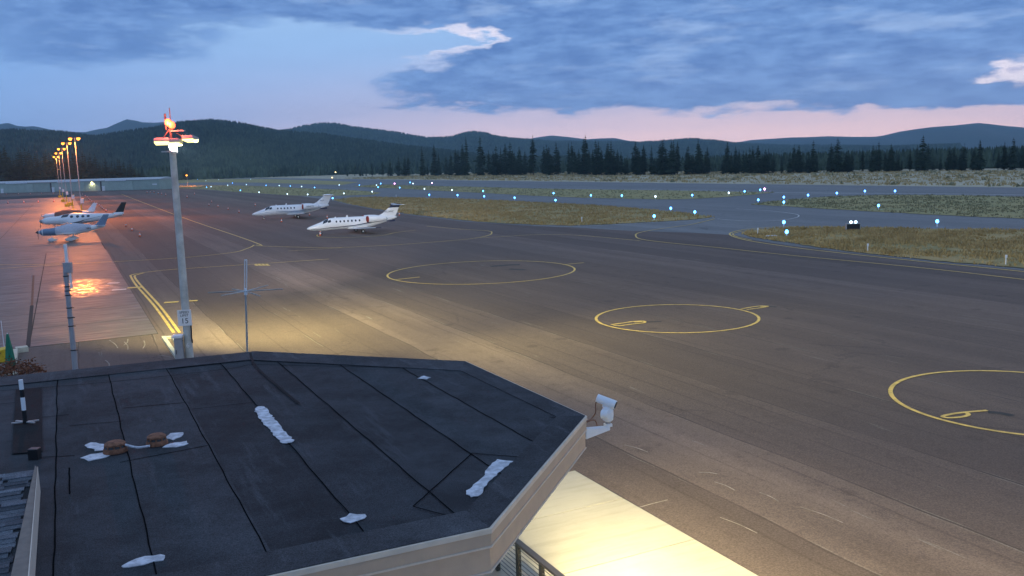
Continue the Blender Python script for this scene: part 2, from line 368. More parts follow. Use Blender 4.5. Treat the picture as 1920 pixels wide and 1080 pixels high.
M = dict(
    apron=asphalt('red_cinder_asphalt', (0.145, 0.100, 0.080), (0.190, 0.134, 0.106)),
    taxi=asphalt('grey_asphalt', (0.19, 0.185, 0.18), (0.235, 0.23, 0.22), 0.5, light=(0.27, 0.27, 0.27), patch=0.5),
    slab=stripe_concrete('parking_concrete', (0.14, 0.112, 0.097), (0.175, 0.142, 0.122), 0.5, 0.75, damp=True),
    pad=stripe_concrete('pad_concrete', (0.44, 0.38, 0.28), (0.55, 0.48, 0.36), 0.6, 0.8),
    joint=mat('joint_sealant', (0.025, 0.022, 0.02), 0.9),
    yellow=mat('yellow_paint', (0.78, 0.50, 0.10), 0.6, var=0.25, scale=3),
    white=mat('white_road_paint', (0.75, 0.72, 0.64), 0.6, var=0.15, scale=3),
    scuff=mat('pale_scuff', (0.30, 0.25, 0.20), 0.9, var=0.35, scale=3),
    stain=mat('tar_stain', (0.03, 0.027, 0.025), 0.8, var=0.3, scale=3),
    dry=grass_mat('dry_island_grass', (0.46, 0.32, 0.14), (0.30, 0.25, 0.11), (0.58, 0.41, 0.19)),
    green=grass_mat('green_verge_grass', (0.34, 0.30, 0.14), (0.42, 0.34, 0.16), (0.26, 0.24, 0.11)),
    far=grass_mat('pale_meadow', (0.52, 0.45, 0.31), (0.42, 0.36, 0.24), (0.62, 0.54, 0.38), 0.05),
    forest_floor=grass_mat('forest_floor', (0.045, 0.05, 0.03), (0.06, 0.06, 0.035), (0.035, 0.045, 0.025), 0.01),
    tuft=leaf_mat('dry_tuft', (0.40, 0.28, 0.12), (0.62, 0.46, 0.22), 0.4),
    sage=leaf_mat('sagebrush', (0.20, 0.19, 0.11), (0.36, 0.32, 0.18), 0.5),
    hill=leaf_mat('wooded_slope', (0.04, 0.06, 0.045), (0.075, 0.095, 0.06), 0.01),
    far_hill=leaf_mat('distant_slope', (0.05, 0.065, 0.06), (0.08, 0.09, 0.08), 0.003),
    pine=leaf_mat('pine_needles', (0.014, 0.026, 0.017), (0.045, 0.064, 0.034), 0.9),
    pine2=leaf_mat('pine_needles_sodium_lit', (0.035, 0.036, 0.018), (0.085, 0.08, 0.035), 0.9),  # orange lamplight on the hangar pines is put into this needle colour
    woods=leaf_mat('hill_woods', (0.018, 0.034, 0.026), (0.10, 0.135, 0.085), 0.05),
    bark=mat('bark', (0.09, 0.055, 0.035), 0.95),
    memb=roof_mat('roof_membrane', (0.036, 0.041, 0.047), (0.054, 0.060, 0.067)),
    memb_dark=roof_mat('dark_membrane', (0.014, 0.016, 0.018), (0.02, 0.022, 0.025)),
    memb_edge=roof_mat('edge_membrane', (0.050, 0.054, 0.060), (0.068, 0.073, 0.08)),
    tar=mat('seam_tar', (0.008, 0.008, 0.009), 1.0, spec=0.0),
    patch=mat('white_roof_coating', (0.56, 0.58, 0.62), 0.75, var=0.32, scale=9, bump=0.6, bscale=30),
    fascia=mat('tan_fascia', (0.50, 0.375, 0.27), 0.7, var=0.06, scale=3, bump=0.1),
    trim=mat('pale_trim', (0.66, 0.56, 0.45), 0.6, var=0.06),
    soffit=mat('soffit_board', (0.35, 0.3, 0.24), 0.8),
    wall=mat('stucco', (0.38, 0.31, 0.23), 0.9, bump=0.3),
    rust=mat('rusty_clay', (0.20, 0.085, 0.045), 0.85, var=0.4, scale=16, bump=0.5),
    shingle=roof_mat('shingle_granules', (0.09, 0.105, 0.125), (0.15, 0.17, 0.195)),
    wood=mat('weathered_board', (0.22, 0.18, 0.15), 0.85, var=0.15, bump=0.2),
    galv=mat('galvanised_steel', (0.42, 0.43, 0.42), 0.45, 0.6, var=0.12, scale=2),
    grey=mat('grey_paint', (0.32, 0.33, 0.35), 0.5, var=0.06),
    mastgrey=mat('aged_galvanising', (0.48, 0.49, 0.46), 0.6, 0.0, var=0.2, scale=2),
    dgrey=mat('dark_grey', (0.06, 0.062, 0.07), 0.5),
    black=mat('black_paint', (0.012, 0.012, 0.014), 0.4),
    rail=mat('bronze_rail', (0.014, 0.011, 0.016), 0.5),
    wht=mat('white_plastic', (0.8, 0.8, 0.8), 0.35, var=0.03),
    paint=mat('aircraft_white', (0.82, 0.82, 0.83), 0.25, var=0.02, scale=1.0),
    navy=mat('navy_paint', (0.02, 0.025, 0.06), 0.3), sky_blue=mat('blue_grey_paint', (0.16, 0.22, 0.32), 0.35),
    stripe_b=mat('blue_stripe', (0.20, 0.30, 0.40), 0.35), maroon=mat('maroon_cloth', (0.28, 0.03, 0.02), 0.9),
    glass=mat('tinted_glass', (0.03, 0.035, 0.05), 0.08, spec=0.8), cloth=mat('cabin_cover', (0.5, 0.5, 0.56), 0.9, bump=0.4, bscale=3),
    browncloth=mat('brown_cover', (0.20, 0.115, 0.09), 0.9, bump=0.4, bscale=3), tyre=mat('tyre', (0.02, 0.02, 0.02), 0.85),
    alu=mat('bare_metal', (0.55, 0.55, 0.56), 0.3, 0.8), orange=mat('cone_orange', (0.75, 0.13, 0.03), 0.6),
    yel_obj=mat('safety_yellow', (0.75, 0.48, 0.02), 0.55, var=0.1), umb=mat('green_canvas', (0.02, 0.19, 0.11), 0.85, bump=0.3),
    hangar=mat('hangar_green', (0.36, 0.43, 0.37), 0.6, var=0.06, scale=0.4), hangar2=mat('hangar_green_door', (0.42, 0.49, 0.42), 0.6, var=0.06, scale=0.4),
    metalroof=mat('pale_metal_roof', (0.42, 0.44, 0.45), 0.45, 0.0), pale_sheen=mat('pale_sheen_panel', (0.78, 0.8, 0.84), 0.4),  # second roof tone: sky reflection put into a paler colour; also the stake reflectors
    kerb=mat('cream_kerb', (0.62, 0.57, 0.42), 0.8), bush=leaf_mat('russet_leaf', (0.11, 0.045, 0.03), (0.26, 0.12, 0.06), 6.0),
    sodium=glow_mat('sodium_lamp', (1.0, 0.30, 0.03), 5.0), led=glow_mat('flood_lens', (1.0, 0.9, 0.36), 1.3), red=glow_mat('red_beacon', (1.0, 0.10, 0.03), 4.0),
    blue=glow_mat('taxi_blue', (0.08, 0.36, 1.0), 6.0), cyan=glow_mat('taxi_white', (0.6, 0.85, 1.0), 3.0), mag=glow_mat('taxi_magenta', (0.9, 0.35, 0.9), 9.0),
    warm=glow_mat('warm_bulb', (1.0, 0.75, 0.3), 4.0),
)

# ================================================================== GROUND
def pxpoly(pts): return [at(x, y) for x, y in pts]
g = MB(); g.sheet([(-4750, -750), (4750, -750), (4750, 7350), (-4750, 7350)], 0.0)
ground = struct(g.build('ground', M['forest_floor']))
RW = at(1920, 352)                                     # far edge of the runway
# pale meadow between runway and woods
mw = MB(); mw.sheet([RW + U * 500 - V * 5, RW + U * 500 + V * 150, RW - U * 620 + V * 170, RW - U * 1300 + V * 60, RW - U * 1300 - V * 5], 0.02)
struct(mw.build('meadow', M['far']))
tx = MB(); tx.sheet([RW + U * 520, RW - U * 1500, RW - U * 1500 - V * 480, RW + U * 520 - V * 480], 0.04)
taxiway = struct(tx.build('taxiway', M['taxi']))
ap_line = pxpoly([(300, 351), (387, 356), (480, 363), (560, 367.5), (622, 376), (641, 381.5), (706, 394.5), (771, 404.5), (867, 416), (997, 424.5), (1072, 427), (1120, 430),
                  (1180, 433.5), (1290, 437), (1375, 441.5), (1420, 452), (1479, 461), (1575, 473), (1719, 489.5), (1920, 508.5), (2300, 552)])
ap = MB(); ap.sheet(ap_line + [Vector((40, -20, 0)), Vector((-90, -20, 0)), Vector((-420, 470, 0)), Vector((-330, 560, 0))], 0.06)
apron = struct(ap.build('apron', M['apron']))

ISL = dict(
    mid=[(622, 375), (660, 371), (706, 370), (803, 372), (900, 375), (964, 378), (1040, 382), (1100, 385), (1144, 388), (1215, 393.5), (1287, 400.5), (1338, 408),
         (1287, 413.5), (1210, 417.5), (1144, 421), (1072, 424), (997, 422), (930, 419), (867, 413.5), (771, 402.5), (706, 392.5), (660, 384), (641, 379.5)],
    tip=[(1392, 440), (1400, 435), (1430, 431), (1479, 428), (1575, 428), (1709, 429.5), (1920, 433), (2100, 437), (2100, 527), (1920, 505), (1719, 486.5), (1575, 470), (1479, 456), (1420, 447)],
    right=[(1407, 384), (1440, 379), (1479, 375), (1527, 371), (1575, 368.5), (1671, 366), (1800, 367), (1920, 370), (2100, 374), (2100, 420), (1920, 411), (1780, 405), (1647, 398), (1527, 391), (1460, 387)],
    strip=[(661, 350), (706, 346), (803, 349), (900, 351), (1000, 354), (1100, 355.5), (1287, 358), (1450, 361.5), (1407, 366), (1360, 370), (1311, 373), (1260, 374.5), (1192, 373.5), (1100, 371.5), (1000, 367.5), (900, 362), (820, 358), (754, 354), (700, 352)],
    left=[(300, 337.5), (380, 336), (480, 335.5), (560, 337.5), (674, 341.5), (641, 347), (560, 345), (480, 342.5), (380, 342), (300, 345)],
    low=[(300, 349.5), (380, 347.5), (440, 348), (520, 350.5), (571, 353.5), (641, 356), (690, 359), (714, 362), (700, 365.5), (641, 367), (590, 368), (540, 366.5), (480, 362.5), (440, 360), (387, 355.5), (340, 353.5)])
def ragged(poly, amp=0.5):
    out = []; rr = random.Random(len(poly))
    for i in range(len(poly)):
        a, b = poly[i], poly[(i + 1) % len(poly)]; n_ = max(1, min(60, int((b - a).length / 0.9))); nn = Vector((-(b - a).y, (b - a).x, 0)).normalized()
        for k in range(n_): out.append(a + (b - a) * (k / n_) + nn * (rr.uniform(-amp, amp) * 0.5 + 0.35 * amp * math.sin(k * 0.7 + i)))
    return out
islands = {}
for k, pts in ISL.items():
    mb = MB(); mb.sheet(ragged(pxpoly(pts)), 0.09)
    islands[k] = struct(mb.build('grass_island', M['dry'] if k in ('mid', 'tip') else M['green']))

# asphalt lips round the islands nearest the apron
def marking(name, pts, w, z=0.075, m='yellow', closed=False, parent=apron):
    mb = MB(); mb.ribbon(pts, w, z, closed=closed); return mb.build(name, M[m], parent)
def smooth_line(pts, n=6):
    P = [Vector(p) for p in pts]; out = []
    for i in range(len(P) - 1):
        p0 = P[max(i - 1, 0)]; p1 = P[i]; p2 = P[i + 1]; p3 = P[min(i + 2, len(P) - 1)]
        for k in range(n):
            t = k / n
            out.append(0.5 * ((2 * p1) + (p2 - p0) * t + (2 * p0 - 5 * p1 + 4 * p2 - p3) * t * t + (3 * p1 - p0 - 3 * p2 + p3) * t ** 3))
    return out + [P[-1]]
def pxline(pts, w, m='yellow', z=0.075, n=5, name='painted_line'): return marking(name, smooth_line(pxpoly(pts), n), w, z, m)
# parking circles
for c, r in (((-0.2774 * 9, 8.1625 * 9), 0.8577 * 9), ((1.01669 * 9, 5.4756 * 9), 0.497 * 9), ((2.01477 * 9, 3.4149 * 9), 0.495 * 9)):
    marking('parking_circle', [(c[0] + r * math.cos(2 * math.pi * i / 96), c[1] + r * math.sin(2 * math.pi * i / 96)) for i in range(96)], 0.16, closed=True)
# the strokes painted in and beside the circles
pxline([(742, 526), (787, 521)], 0.22, n=2); pxline([(1058, 497.5), (1095, 494)], 0.16, n=2)
pxline([(1146, 611.3), (1172, 607.5), (1190, 604.8), (1206, 604.3), (1208, 607.5), (1185, 610.2), (1165, 612.8), (1150, 612.6)], 0.16, n=4, name='painted_number')
pxline([(1189, 606.4), (1204, 605.4)], 0.30, n=2, name='painted_number', z=0.079)
pxline([(1389, 581.5), (1412, 577.6), (1430, 575.6), (1440, 576.4), (1425, 579.6), (1400, 582.8)], 0.15, n=4, name='painted_number')
pxline([(1425, 576.8), (1437, 576.2)], 0.32, n=2, name='painted_number', z=0.079)
pxline([(1851, 773.2), (1835, 774.5), (1815, 776.2), (1790, 779), (1771, 783), (1768, 785.3), (1776, 787), (1792, 786.6), (1808, 784.5), (1816, 781), (1812, 778)], 0.15, n=5, name='painted_number')
pxline([(1208, 606), (1222, 605.6), (1240, 605)], 0.20, 'stain', 0.068, 3, 'tar_mark'); pxline([(1441, 576.6), (1456, 578)], 0.2, 'stain', 0.068, 3, 'tar_mark')
pxline([(1852, 776), (1875, 778), (1898, 783)], 0.30, 'stain', 0.068, 3, 'tar_mark')
pxline([(955, 506), (985, 507.5)], 0.5, 'stain', 0.068, 2, 'tar_mark'); pxline([(920, 501), (950, 498.5), (975, 497.5)], 0.7, 'stain', 0.068, 3, 'tar_mark')
# taxi lines
pxline([(617, 487), (500, 495), (333, 506), (290, 510), (262, 513.5), (247, 517), (245.5, 520), (256, 537), (290, 576), (326, 626)], 0.17)
pxline([(270, 513.2), (258, 516.5), (252.5, 520), (262, 534), (300, 576), (337, 626)], 0.17, z=0.079)
pxline([(0, 505), (90, 499.5), (167, 494.5), (333, 485), (433, 475), (462, 467.5), (476, 460.5), (470, 452.5), (325, 402), (227, 364)], 0.18)
pxline([(0, 498), (80, 497.5), (167, 494)], 0.15, z=0.079)
pxline([(476, 462), (560, 464.6), (630, 465.3), (720, 461.5), (800, 456), (880, 449), (915, 442.5), (922, 437.5), (915, 434), (870, 431), (800, 425)], 0.17)
pxline([(540, 472), (620, 467), (640, 465.5)], 0.13, z=0.079); pxline([(900, 447), (960, 443.5), (1010, 441), (1080, 442), (1201, 452.5)], 0.15)
pxline([(595, 441), (600, 445), (650, 446.5), (715, 442.5), (742, 437), (780, 432.5)], 0.15)
pxline([(1340, 411), (1300, 421), (1260, 427), (1222, 432.5), (1197, 438), (1192, 443), (1200, 449), (1240, 455), (1350, 466), (1480, 480), (1719, 503), (1920, 526), (2200, 560)], 0.17, z=0.079)
pxline([(1575, 425.5), (1479, 425.5), (1430, 428), (1395, 431.5), (1375, 436), (1368, 440), (1377, 445.5), (1407, 453), (1479, 464), (1551, 473), (1719, 491), (1920, 511), (2200, 541)], 0.2)
pxline([(1479, 427), (1430, 429.6), (1398, 433.5), (1380, 437.5), (1374, 440.5), (1383, 445.5), (1410, 451.5)], 0.15, z=0.079)
pxline([(1338, 409), (1287, 415), (1210, 419), (1144, 422.6), (1072, 425.5), (1000, 424)], 0.15, 'white')
pxline([(1345, 411.5), (1400, 415), (1460, 414), (1495, 408), (1490, 402), (1440, 396), (1380, 392)], 0.14, 'white')
pxline([(1452, 361.5), (1600, 363), (1800, 364.5), (2000, 368)], 0.5, 'white'); pxline([(1000, 353), (1200, 356), (1452, 361)], 0.35, 'white')
for a, b, w, m_ in (((203, 532.7), (223, 532.2), 0.45, 'white'), ((210, 546), (237, 544), 0.45, 'white'), ((239, 541.8), (267, 540), 0.8, 'yellow'),
                    ((308, 569.5), (335, 568), 0.6, 'yellow'), ((353, 566.5), (371, 565.5), 0.5, 'yellow')):
    pxline([a, b], w, m_, n=2, z=0.083 if m_ == 'white' else 0.087)
for x0 in (478, 485, 492, 499):     # worn small lettering beside the taxi line
    pxline([(x0, 496.5), (x0 + 5, 499.3)], 0.25, n=2, name='worn_lettering'); 
pxline([(477, 499.6), (507, 499.2)], 0.2, n=2, name='worn_lettering', z=0.079)
# pale scuffs and cracks on the near apron
rs = random.Random(3)
for a, b, w in (((1170, 838), (1215, 852), .05), ((1340, 908), (1378, 924), .04), ((1350, 975), (1420, 1005), .03), ((1424, 928), (1460, 945), .035), ((1195, 957), (1252, 942), .035),
                ((1310, 890), (1345, 893), .05), ((1500, 955), (1580, 985), .03), ((1205, 1053 - 30), (1270, 1047), .0)):
    if w: pxline([a, ((a[0] + b[0]) / 2 + 2, (a[1] + b[1]) / 2 - 1), b], w, 'scuff', 0.071, 4, 'scuff_mark')
for a in ((205, 640, 221, 655), (233, 643, 240, 658), (270, 641, 268, 656), (296, 668, 330, 675), (198, 678, 205, 690), (240, 638, 232, 650)):
    pxline([(a[0], a[1]), ((a[0] + a[2]) / 2 + 3, (a[1] + a[3]) / 2), (a[2], a[3])], 0.05, 'scuff', 0.071, 4, 'scuff_mark')

# concrete parking slab on the left: panels with open joints near, one sheet beyond
C0 = at(297, 628); PW = 6.4
sl = MB(); sl.sheet([C0, C0 - U * 420, C0 - U * 420 - V * 260, C0 - V * 260], 0.064)
slab = struct(sl.build('parking_slab', M['joint']))
def panel_mesh(du, dv):
    mb = MB(); g_ = 0.035
    q = [U * -g_ - V * g_, U * -(du - g_) - V * g_, U * -(du - g_) - V * (dv - g_), U * -g_ - V * (dv - g_)]
    mb.prism([(p.x, p.y) for p in reversed(q)], 0.0, 0.02); return mb.mesh('slab_panel', M['slab'])
pm = panel_mesh(PW, PW); pl = panel_mesh(PW * 4, PW * 2)
for i in range(10):
    for j in range(5):
        o = link('slab_panel', pm, slab); o.location = C0 - U * PW * i - V * PW * j; o.location.z = 0.062
for i in range(14):
    for j in range(14):
        if i < 2.5 and j < 2.5: continue
        p = C0 - U * PW * 4 * i - V * PW * 2 * j; p.z = 0.062
        if i * 4 < 10 and j * 2 < 5: continue
        o = link('slab_panel', pl, slab); o.location = p
q = lambda i, j: C0 - U * PW * i - V * PW * j
mb = MB()
mb.prism([tuple(p[:2]) for p in (q(10, 0.02), q(10, 5.98), q(11.98, 5.98), q(11.98, 0.02))], 0.062, 0.0815)
mb.prism([tuple(p[:2]) for p in (q(0.02, 5.02), q(0.02, 5.98), q(9.98, 5.98), q(9.98, 5.02))], 0.062, 0.0815)
mb.build('slab_panel', M['slab'], slab)
marking('rusty_joint', [at(63, 518), at(60, 575)], 0.16, 0.09, 'rust', parent=slab)
marking('sealed_joint', [at(60, 575), at(53, 653)], 0.22, 0.09, 'joint', parent=slab)
marking('painted_line', smooth_line(pxpoly([(0, 505), (90, 499.5), (167, 494.5), (210, 492)])), 0.18, 0.094, 'yellow', parent=slab)
marking('painted_line', pxpoly([(0, 498), (80, 497.5), (160, 494.5)]), 0.15, 0.098, 'yellow', parent=slab)
for a, b in (((203, 532.7), (223, 532.2)), ((210, 546), (237, 544))): marking('painted_bar', pxpoly([a, b]), 0.45, 0.09, 'white', parent=slab)

# concrete pad in front of the building
PA = at(1078, 893)
pd = MB(); pd.prism([tuple(p[:2]) for p in reversed((PA, PA + U * 24, PA + U * 24 - V * 10, PA - V * 10))], 0.03, 0.16)
pad = struct(pd.build('concrete_pad', M['joint']))
for i in range(9):
    k0 = -0.45 + i * 2.95
    a = PA + U * max(0, k0 + 0.012); b = PA + U * (k0 + 2.938)
    mb = MB(); mb.prism([tuple(p[:2]) for p in (a - V * 10, b - V * 10, b + V * 0.002, a + V * 0.002)], 0.1, 0.175); mb.build('pad_panel', M['pad'], pad, bevel=0.006)

# ================================================================== HILLS
def interp(prof, x): return float(np.interp(x, [p[0] for p in prof], [p[1] for p in prof]))
def ridge(name, prof, dist, width, x0, x1, m, nx=240, ny=26, rough=0.04, seed=1, back=0.6, drop=0.0):
    """a hill range: rises from the plain to the ridge line and falls behind it"""
    rng = np.random.RandomState(seed); ph = rng.rand(12) * 6.28; vs = []; fs = []
    for i in range(nx + 1):
        px = x0 + (x1 - x0) * i / nx; py = interp(prof, px)
        d = sight(px, py + drop); az = math.atan2(d.x, d.y); el = d.z / math.hypot(d.x, d.y)
        top = max(4.0, CAM_H + el * dist)
        for j in range(ny + 1):
            s = j / ny * (1 + back)            # 0 foot .. 1 ridge .. beyond
            r = dist - width + width * s
            hgt = top * (math.sin(min(s, 1) * math.pi / 2) ** 1.35 if s <= 1 else max(0, math.cos((s - 1) / back * math.pi / 2)))
            a_ = az * 90
            und = sum(math.sin(a_ * (k + 1) * 0.23 + ph[k] + s * (k + 2) * 1.7) / (k + 1.5) for k in range(8))
            env = math.sin(min(s, 1) * math.pi) if s < 1 else 0.0
            hgt = hgt + top * rough * und * env
            vs.append((r * math.sin(az), r * math.cos(az), max(hgt, -3)))
    for i in range(nx):
        for j in range(ny):
            a = i * (ny + 1) + j; fs.append((a, a + ny + 1, a + ny + 2, a + 1))
    mb = MB(); mb.add(vs, fs); o = struct(mb.build(name, M[m], smooth=True))
    return o, np.array(vs).reshape(nx + 1, ny + 1, 3)
FARL = [(-200, 238), (0, 240), (15, 237), (32, 241), (62, 239), (95, 245), (112, 248), (160, 249), (185, 243), (200, 241), (217, 234), (238, 226), (265, 229), (290, 230), (312, 229), (360, 236), (450, 250), (600, 280), (700, 300)]
FARR = [(900, 292), (960, 272), (980, 263), (1010, 258), (1035, 255), (1061, 257), (1100, 262), (1153, 261), (1182, 266), (1211, 270), (1290, 274), (1369, 269), (1407, 263), (1479, 259), (1551, 256), (1599, 257), (1640, 257), (1656, 255), (1685, 249),
        (1747, 240), (1800, 234), (1834, 231), (1886, 236), (1920, 239), (2050, 243), (2200, 252)]
MIDH = [(430, 262), (480, 254), (522, 249), (545, 244), (570, 238), (599, 233.5), (632, 235.5), (661, 241), (706, 247), (738, 251), (771, 257), (803, 261), (845, 261), (867, 254), (890, 251), (913, 254), (938, 260), (980, 265), (1040, 268), (1110, 267), (1200, 270), (1259, 266), (1297, 263), (1335, 266), (1380, 272), (1460, 276), (1600, 277), (1700, 279), (1800, 281)]
NEAR = [(-250, 256), (0, 252), (50, 251), (112, 253), (175, 260), (225, 254), (275, 247), (312, 241), (342, 234), (375, 229.5), (400, 228), (437, 232), (480, 239), (499, 243), (522, 247), (600, 256), (680, 266), (760, 276), (840, 285), (960, 298), (1100, 299)]
hill_fl, _ = ridge('mountain', FARL, 6000, 2000, -200, 700, 'far_hill', rough=0.10, seed=2)
hill_fr, _ = ridge('mountain', FARR, 6000, 2000, 900, 2200, 'far_hill', rough=0.08, seed=3)
hill_m, grid_m = ridge('hill', MIDH, 3700, 1200, 430, 1800, 'hill', seed=4, rough=0.07, drop=5.0)
hill_n, grid_n = ridge('hill', NEAR, 2000, 800, -250, 1100, 'hill', seed=5, rough=0.07, drop=8.0)

def tree_field(name, pts, hts, m, seed=0, wid=0.36):
    """tens of thousands of far conifers, two ragged tiers each, as one mesh"""
    rng = np.random.RandomState(seed); n = len(pts); pts = np.asarray(pts, float); hts = np.asarray(hts, float)
    vs = np.zeros((n, 12, 3)); k5 = np.arange(5) * 2 * np.pi / 5
    rot = rng.rand(n) * 6.28
    for tier, (zb, zt, rr) in enumerate(((0.05, 0.72, 1.0), (0.42, 1.0, 0.62))):
        jit = 0.65 + 0.7 * rng.rand(n, 5)
        rad = (hts * wid * 0.5 * rr)[:, None] * jit
        a = k5[None] + rot[:, None] + tier * 0.6
        o = tier * 6
        vs[:, o:o + 5, 0] = pts[:, 0:1] + rad * np.cos(a); vs[:, o:o + 5, 1] = pts[:, 1:2] + rad * np.sin(a)
        vs[:, o:o + 5, 2] = pts[:, 2:3] + hts[:, None] * (zb + 0.1 * (rng.rand(n, 5) - 0.5))
        vs[:, o + 5, 0] = pts[:, 0]; vs[:, o + 5, 1] = pts[:, 1]; vs[:, o + 5, 2] = pts[:, 2] + hts * zt
    tri = np.array([[o + i, o + (i + 1) % 5, o + 5] for o in (0, 6) for i in range(5)])
    faces = (tri[None] + (np.arange(n) * 12)[:, None, None]).reshape(-1, 3)
    me = bpy.data.meshes.new(name); nv = n * 12; nf = len(faces)
    me.vertices.add(nv); me.vertices.foreach_set('co', vs.reshape(-1))
    me.loops.add(nf * 3); me.loops.foreach_set('vertex_index', faces.reshape(-1).astype(np.int32))
    me.polygons.add(nf); me.polygons.foreach_set('loop_start', (np.arange(nf) * 3).astype(np.int32)); me.polygons.foreach_set('loop_total', np.full(nf, 3, np.int32))
    me.update(calc_edges=True); me.materials.append(M[m])
    return stuff(link(name, me))
def scatter_grid(grid, n, seed, smax):
    rng = np.random.RandomState(seed); nx, ny = grid.shape[:2]
    a = rng.rand(n) * (nx - 1.001); b = rng.rand(n) * ((ny - 1.001) * smax)
    i = a.astype(int); j = b.astype(int); fa = (a - i)[:, None]; fb = (b - j)[:, None]
    return grid[i, j] * (1 - fa) * (1 - fb) + grid[i + 1, j] * fa * (1 - fb) + grid[i, j + 1] * (1 - fa) * fb + grid[i + 1, j + 1] * fa * fb
p = scatter_grid(grid_n, 42000, 11, 0.66); tag(tree_field('hillside_woods', p, 7 + 9 * np.random.rand(len(p)), 'woods', 1, 0.5), 'dense conifer woods covering the nearer dark hill', 'woods')
p = scatter_grid(grid_m, 30000, 12, 0.64); tag(tree_field('hillside_woods', p, 10 + 13 * np.random.rand(len(p)), 'woods', 2, 0.75), 'blue-green conifer woods covering the farther hill range', 'woods')

# ================================================================== TREES
def pine_mesh(seed, wid=0.34, bare=0.10, levels=20, open_=0.0):
    """unit-height conifer crown of drooping sprays"""
    rng = random.Random(seed); mb = MB()
    lean = rng.uniform(-.015, .015)
    for i in range(levels):
        t = i / (levels - 1); z = bare + (0.985 - bare) * t ** 0.92
        r = wid / 2 * (1 - t) ** 0.66 * rng.uniform(0.78, 1.2) * (0.72 + 0.28 * min(1, t / 0.12)) + 0.008
        if open_ and rng.random() < open_: r *= 0.5
        nb = max(4, int(9 - 5 * t)); a0 = rng.random() * 6.28
        for k in range(nb):
            a = a0 + 6.283 * k / nb + rng.uniform(-.25, .25); rr = r * rng.uniform(0.6, 1.15); dz = -rr * rng.uniform(0.15, 0.55)
            ca, sa = math.cos(a), math.sin(a); w = rr * rng.uniform(0.28, 0.46)
            c = Vector((lean * t, 0, z)); lift = 0.02 * rng.random()
            tip = c + Vector((ca * rr, sa * rr, dz)); mid = c + Vector((ca * rr * .55, sa * rr * .55, dz * .3 + lift))
            s_ = Vector((-sa, ca, 0)) * w; dn = Vector((0, 0, -rr * 0.25))
            mb.add([c + Vector((0, 0, .02)), mid + s_ + dn, tip, mid - s_ + dn, mid], [(0, 1, 4), (1, 2, 4), (2, 3, 4), (3, 0, 4)])
    mb.tube((lean, 0, 0.94), (lean, 0, 1.02), 0.008, 0.001, 5)
    return mb
trunk_me = MB().tube((0, 0, -0.01), (0, 0, 0.9), 0.016, 0.004, 7).mesh('trunk', M['bark'])
crowns = [pine_mesh(40 + i, w, b, lv, op).mesh('crown', M['pine']) for i, (w, b, lv, op) in enumerate(
    ((0.30, .07, 20, 0), (0.36, .08, 20, .1), (0.42, .06, 18, .1), (0.33, .12, 22, .15), (0.48, .07, 18, .1), (0.27, .06, 20, 0), (0.38, .16, 19, .2)))]
crowns_w = [pine_mesh(80 + i, w, b, 18, op).mesh('crown', M['pine2']) for i, (w, b, op) in enumerate(((0.36, .08, .1), (0.44, .1, .2), (0.4, .06, 0), (0.5, .08, .15)))]
def pine(loc, h, label, group, me, wide=1.0, rz=0.0):
    r = thing('pine_tree', label, 'tree', loc, rz, group); r.scale = (h * wide, h * wide, h)
    link('trunk', trunk_me, r); link('crown', me, r); return r
BASE = [(560, 331), (680, 331), (820, 330), (1000, 329), (1240, 328.5), (1440, 326), (1650, 322.5), (1900, 319), (2000, 318)]
TOPS = [(640, 317), (700, 306), (760, 297), (820, 285), (900, 279), (1000, 276), (1100, 275), (1300, 280), (1500, 284), (1700, 282), (1900, 275), (2000, 272)]
rt = random.Random(21)
talls = [(1118, 263, 'm'), (1141, 267, 'm'), (1243, 262, 'w'), (1290, 273, 'm'), (1311, 279, 'n'), (1421, 272, 'w'), (1570, 259, 'w'), (1636, 272, 'w'), (1670, 270, 'w'), (1729, 254, 'w'), (1836, 264, 'w'), (1776, 287, 'm'),
         (1898, 258, 'm'), (1480, 287, 'm'), (1515, 285, 'm'), (1371, 286, 'n'), (1086, 279, 'n'), (1030, 275, 'm'), (962, 281, 'n'), (926, 284, 'n'), (872, 287, 'n'), (1200, 284, 'n'), (1165, 284, 'n')]
ORD = ['first', 'second', 'third', 'fourth', 'fifth', 'sixth', 'seventh', 'eighth', 'ninth', 'tenth', 'eleventh', 'twelfth', 'thirteenth', 'fourteenth', 'fifteenth', 'sixteenth', 'seventeenth', 'eighteenth', 'nineteenth', 'twentieth', 'twenty-first', 'twenty-second', 'twenty-third']
for i_t, (x, ty, kd) in enumerate(sorted(talls, reverse=True)):
    b = at(x, interp(BASE, x)); top = on(x, ty, b.y); h = top.z
    pine(b, h, {'n': 'slim', 'm': 'full', 'w': 'broad'}[kd] + ' tall pine overtopping the runway tree line, ' + ORD[i_t] + ' tall one from the right', 'tall pines of the runway tree line', crowns[{'n': 1, 'm': 2, 'w': 4}[kd]], rt.uniform(1.1, 1.3), rt.random() * 6)
x = 640.0
while x < 1940:
    dens = 7.6 if x < 1100 else 5.8
    x += dens * rt.uniform(0.5, 1.5) * (1.0 if x < 1350 else 1.35)
    b = at(x, interp(BASE, x)); back = rt.uniform(0, 34) * rt.random(); h = max(4, on(x, interp(TOPS, x) + rt.uniform(-6, 14), b.y).z)
    b += V * back - U * rt.uniform(0, 6); b.z = 0
    lab = 'mid-height dark pine in the close row right of the jets beyond the runway' if x < 1250 else 'mid-height dark pine in the gappier row at the right beyond the meadow'
    if x < 820: lab = 'small distant pine where the tree line dwindles behind the jets'
    pine(b, h * rt.choice((.7, .95, 1.08, 1.14, 1.2, 1.28)) * rt.uniform(.93, 1.07), lab, 'pines of the runway tree line', crowns[rt.randrange(7)], rt.uniform(.95, 1.45), rt.random() * 6)
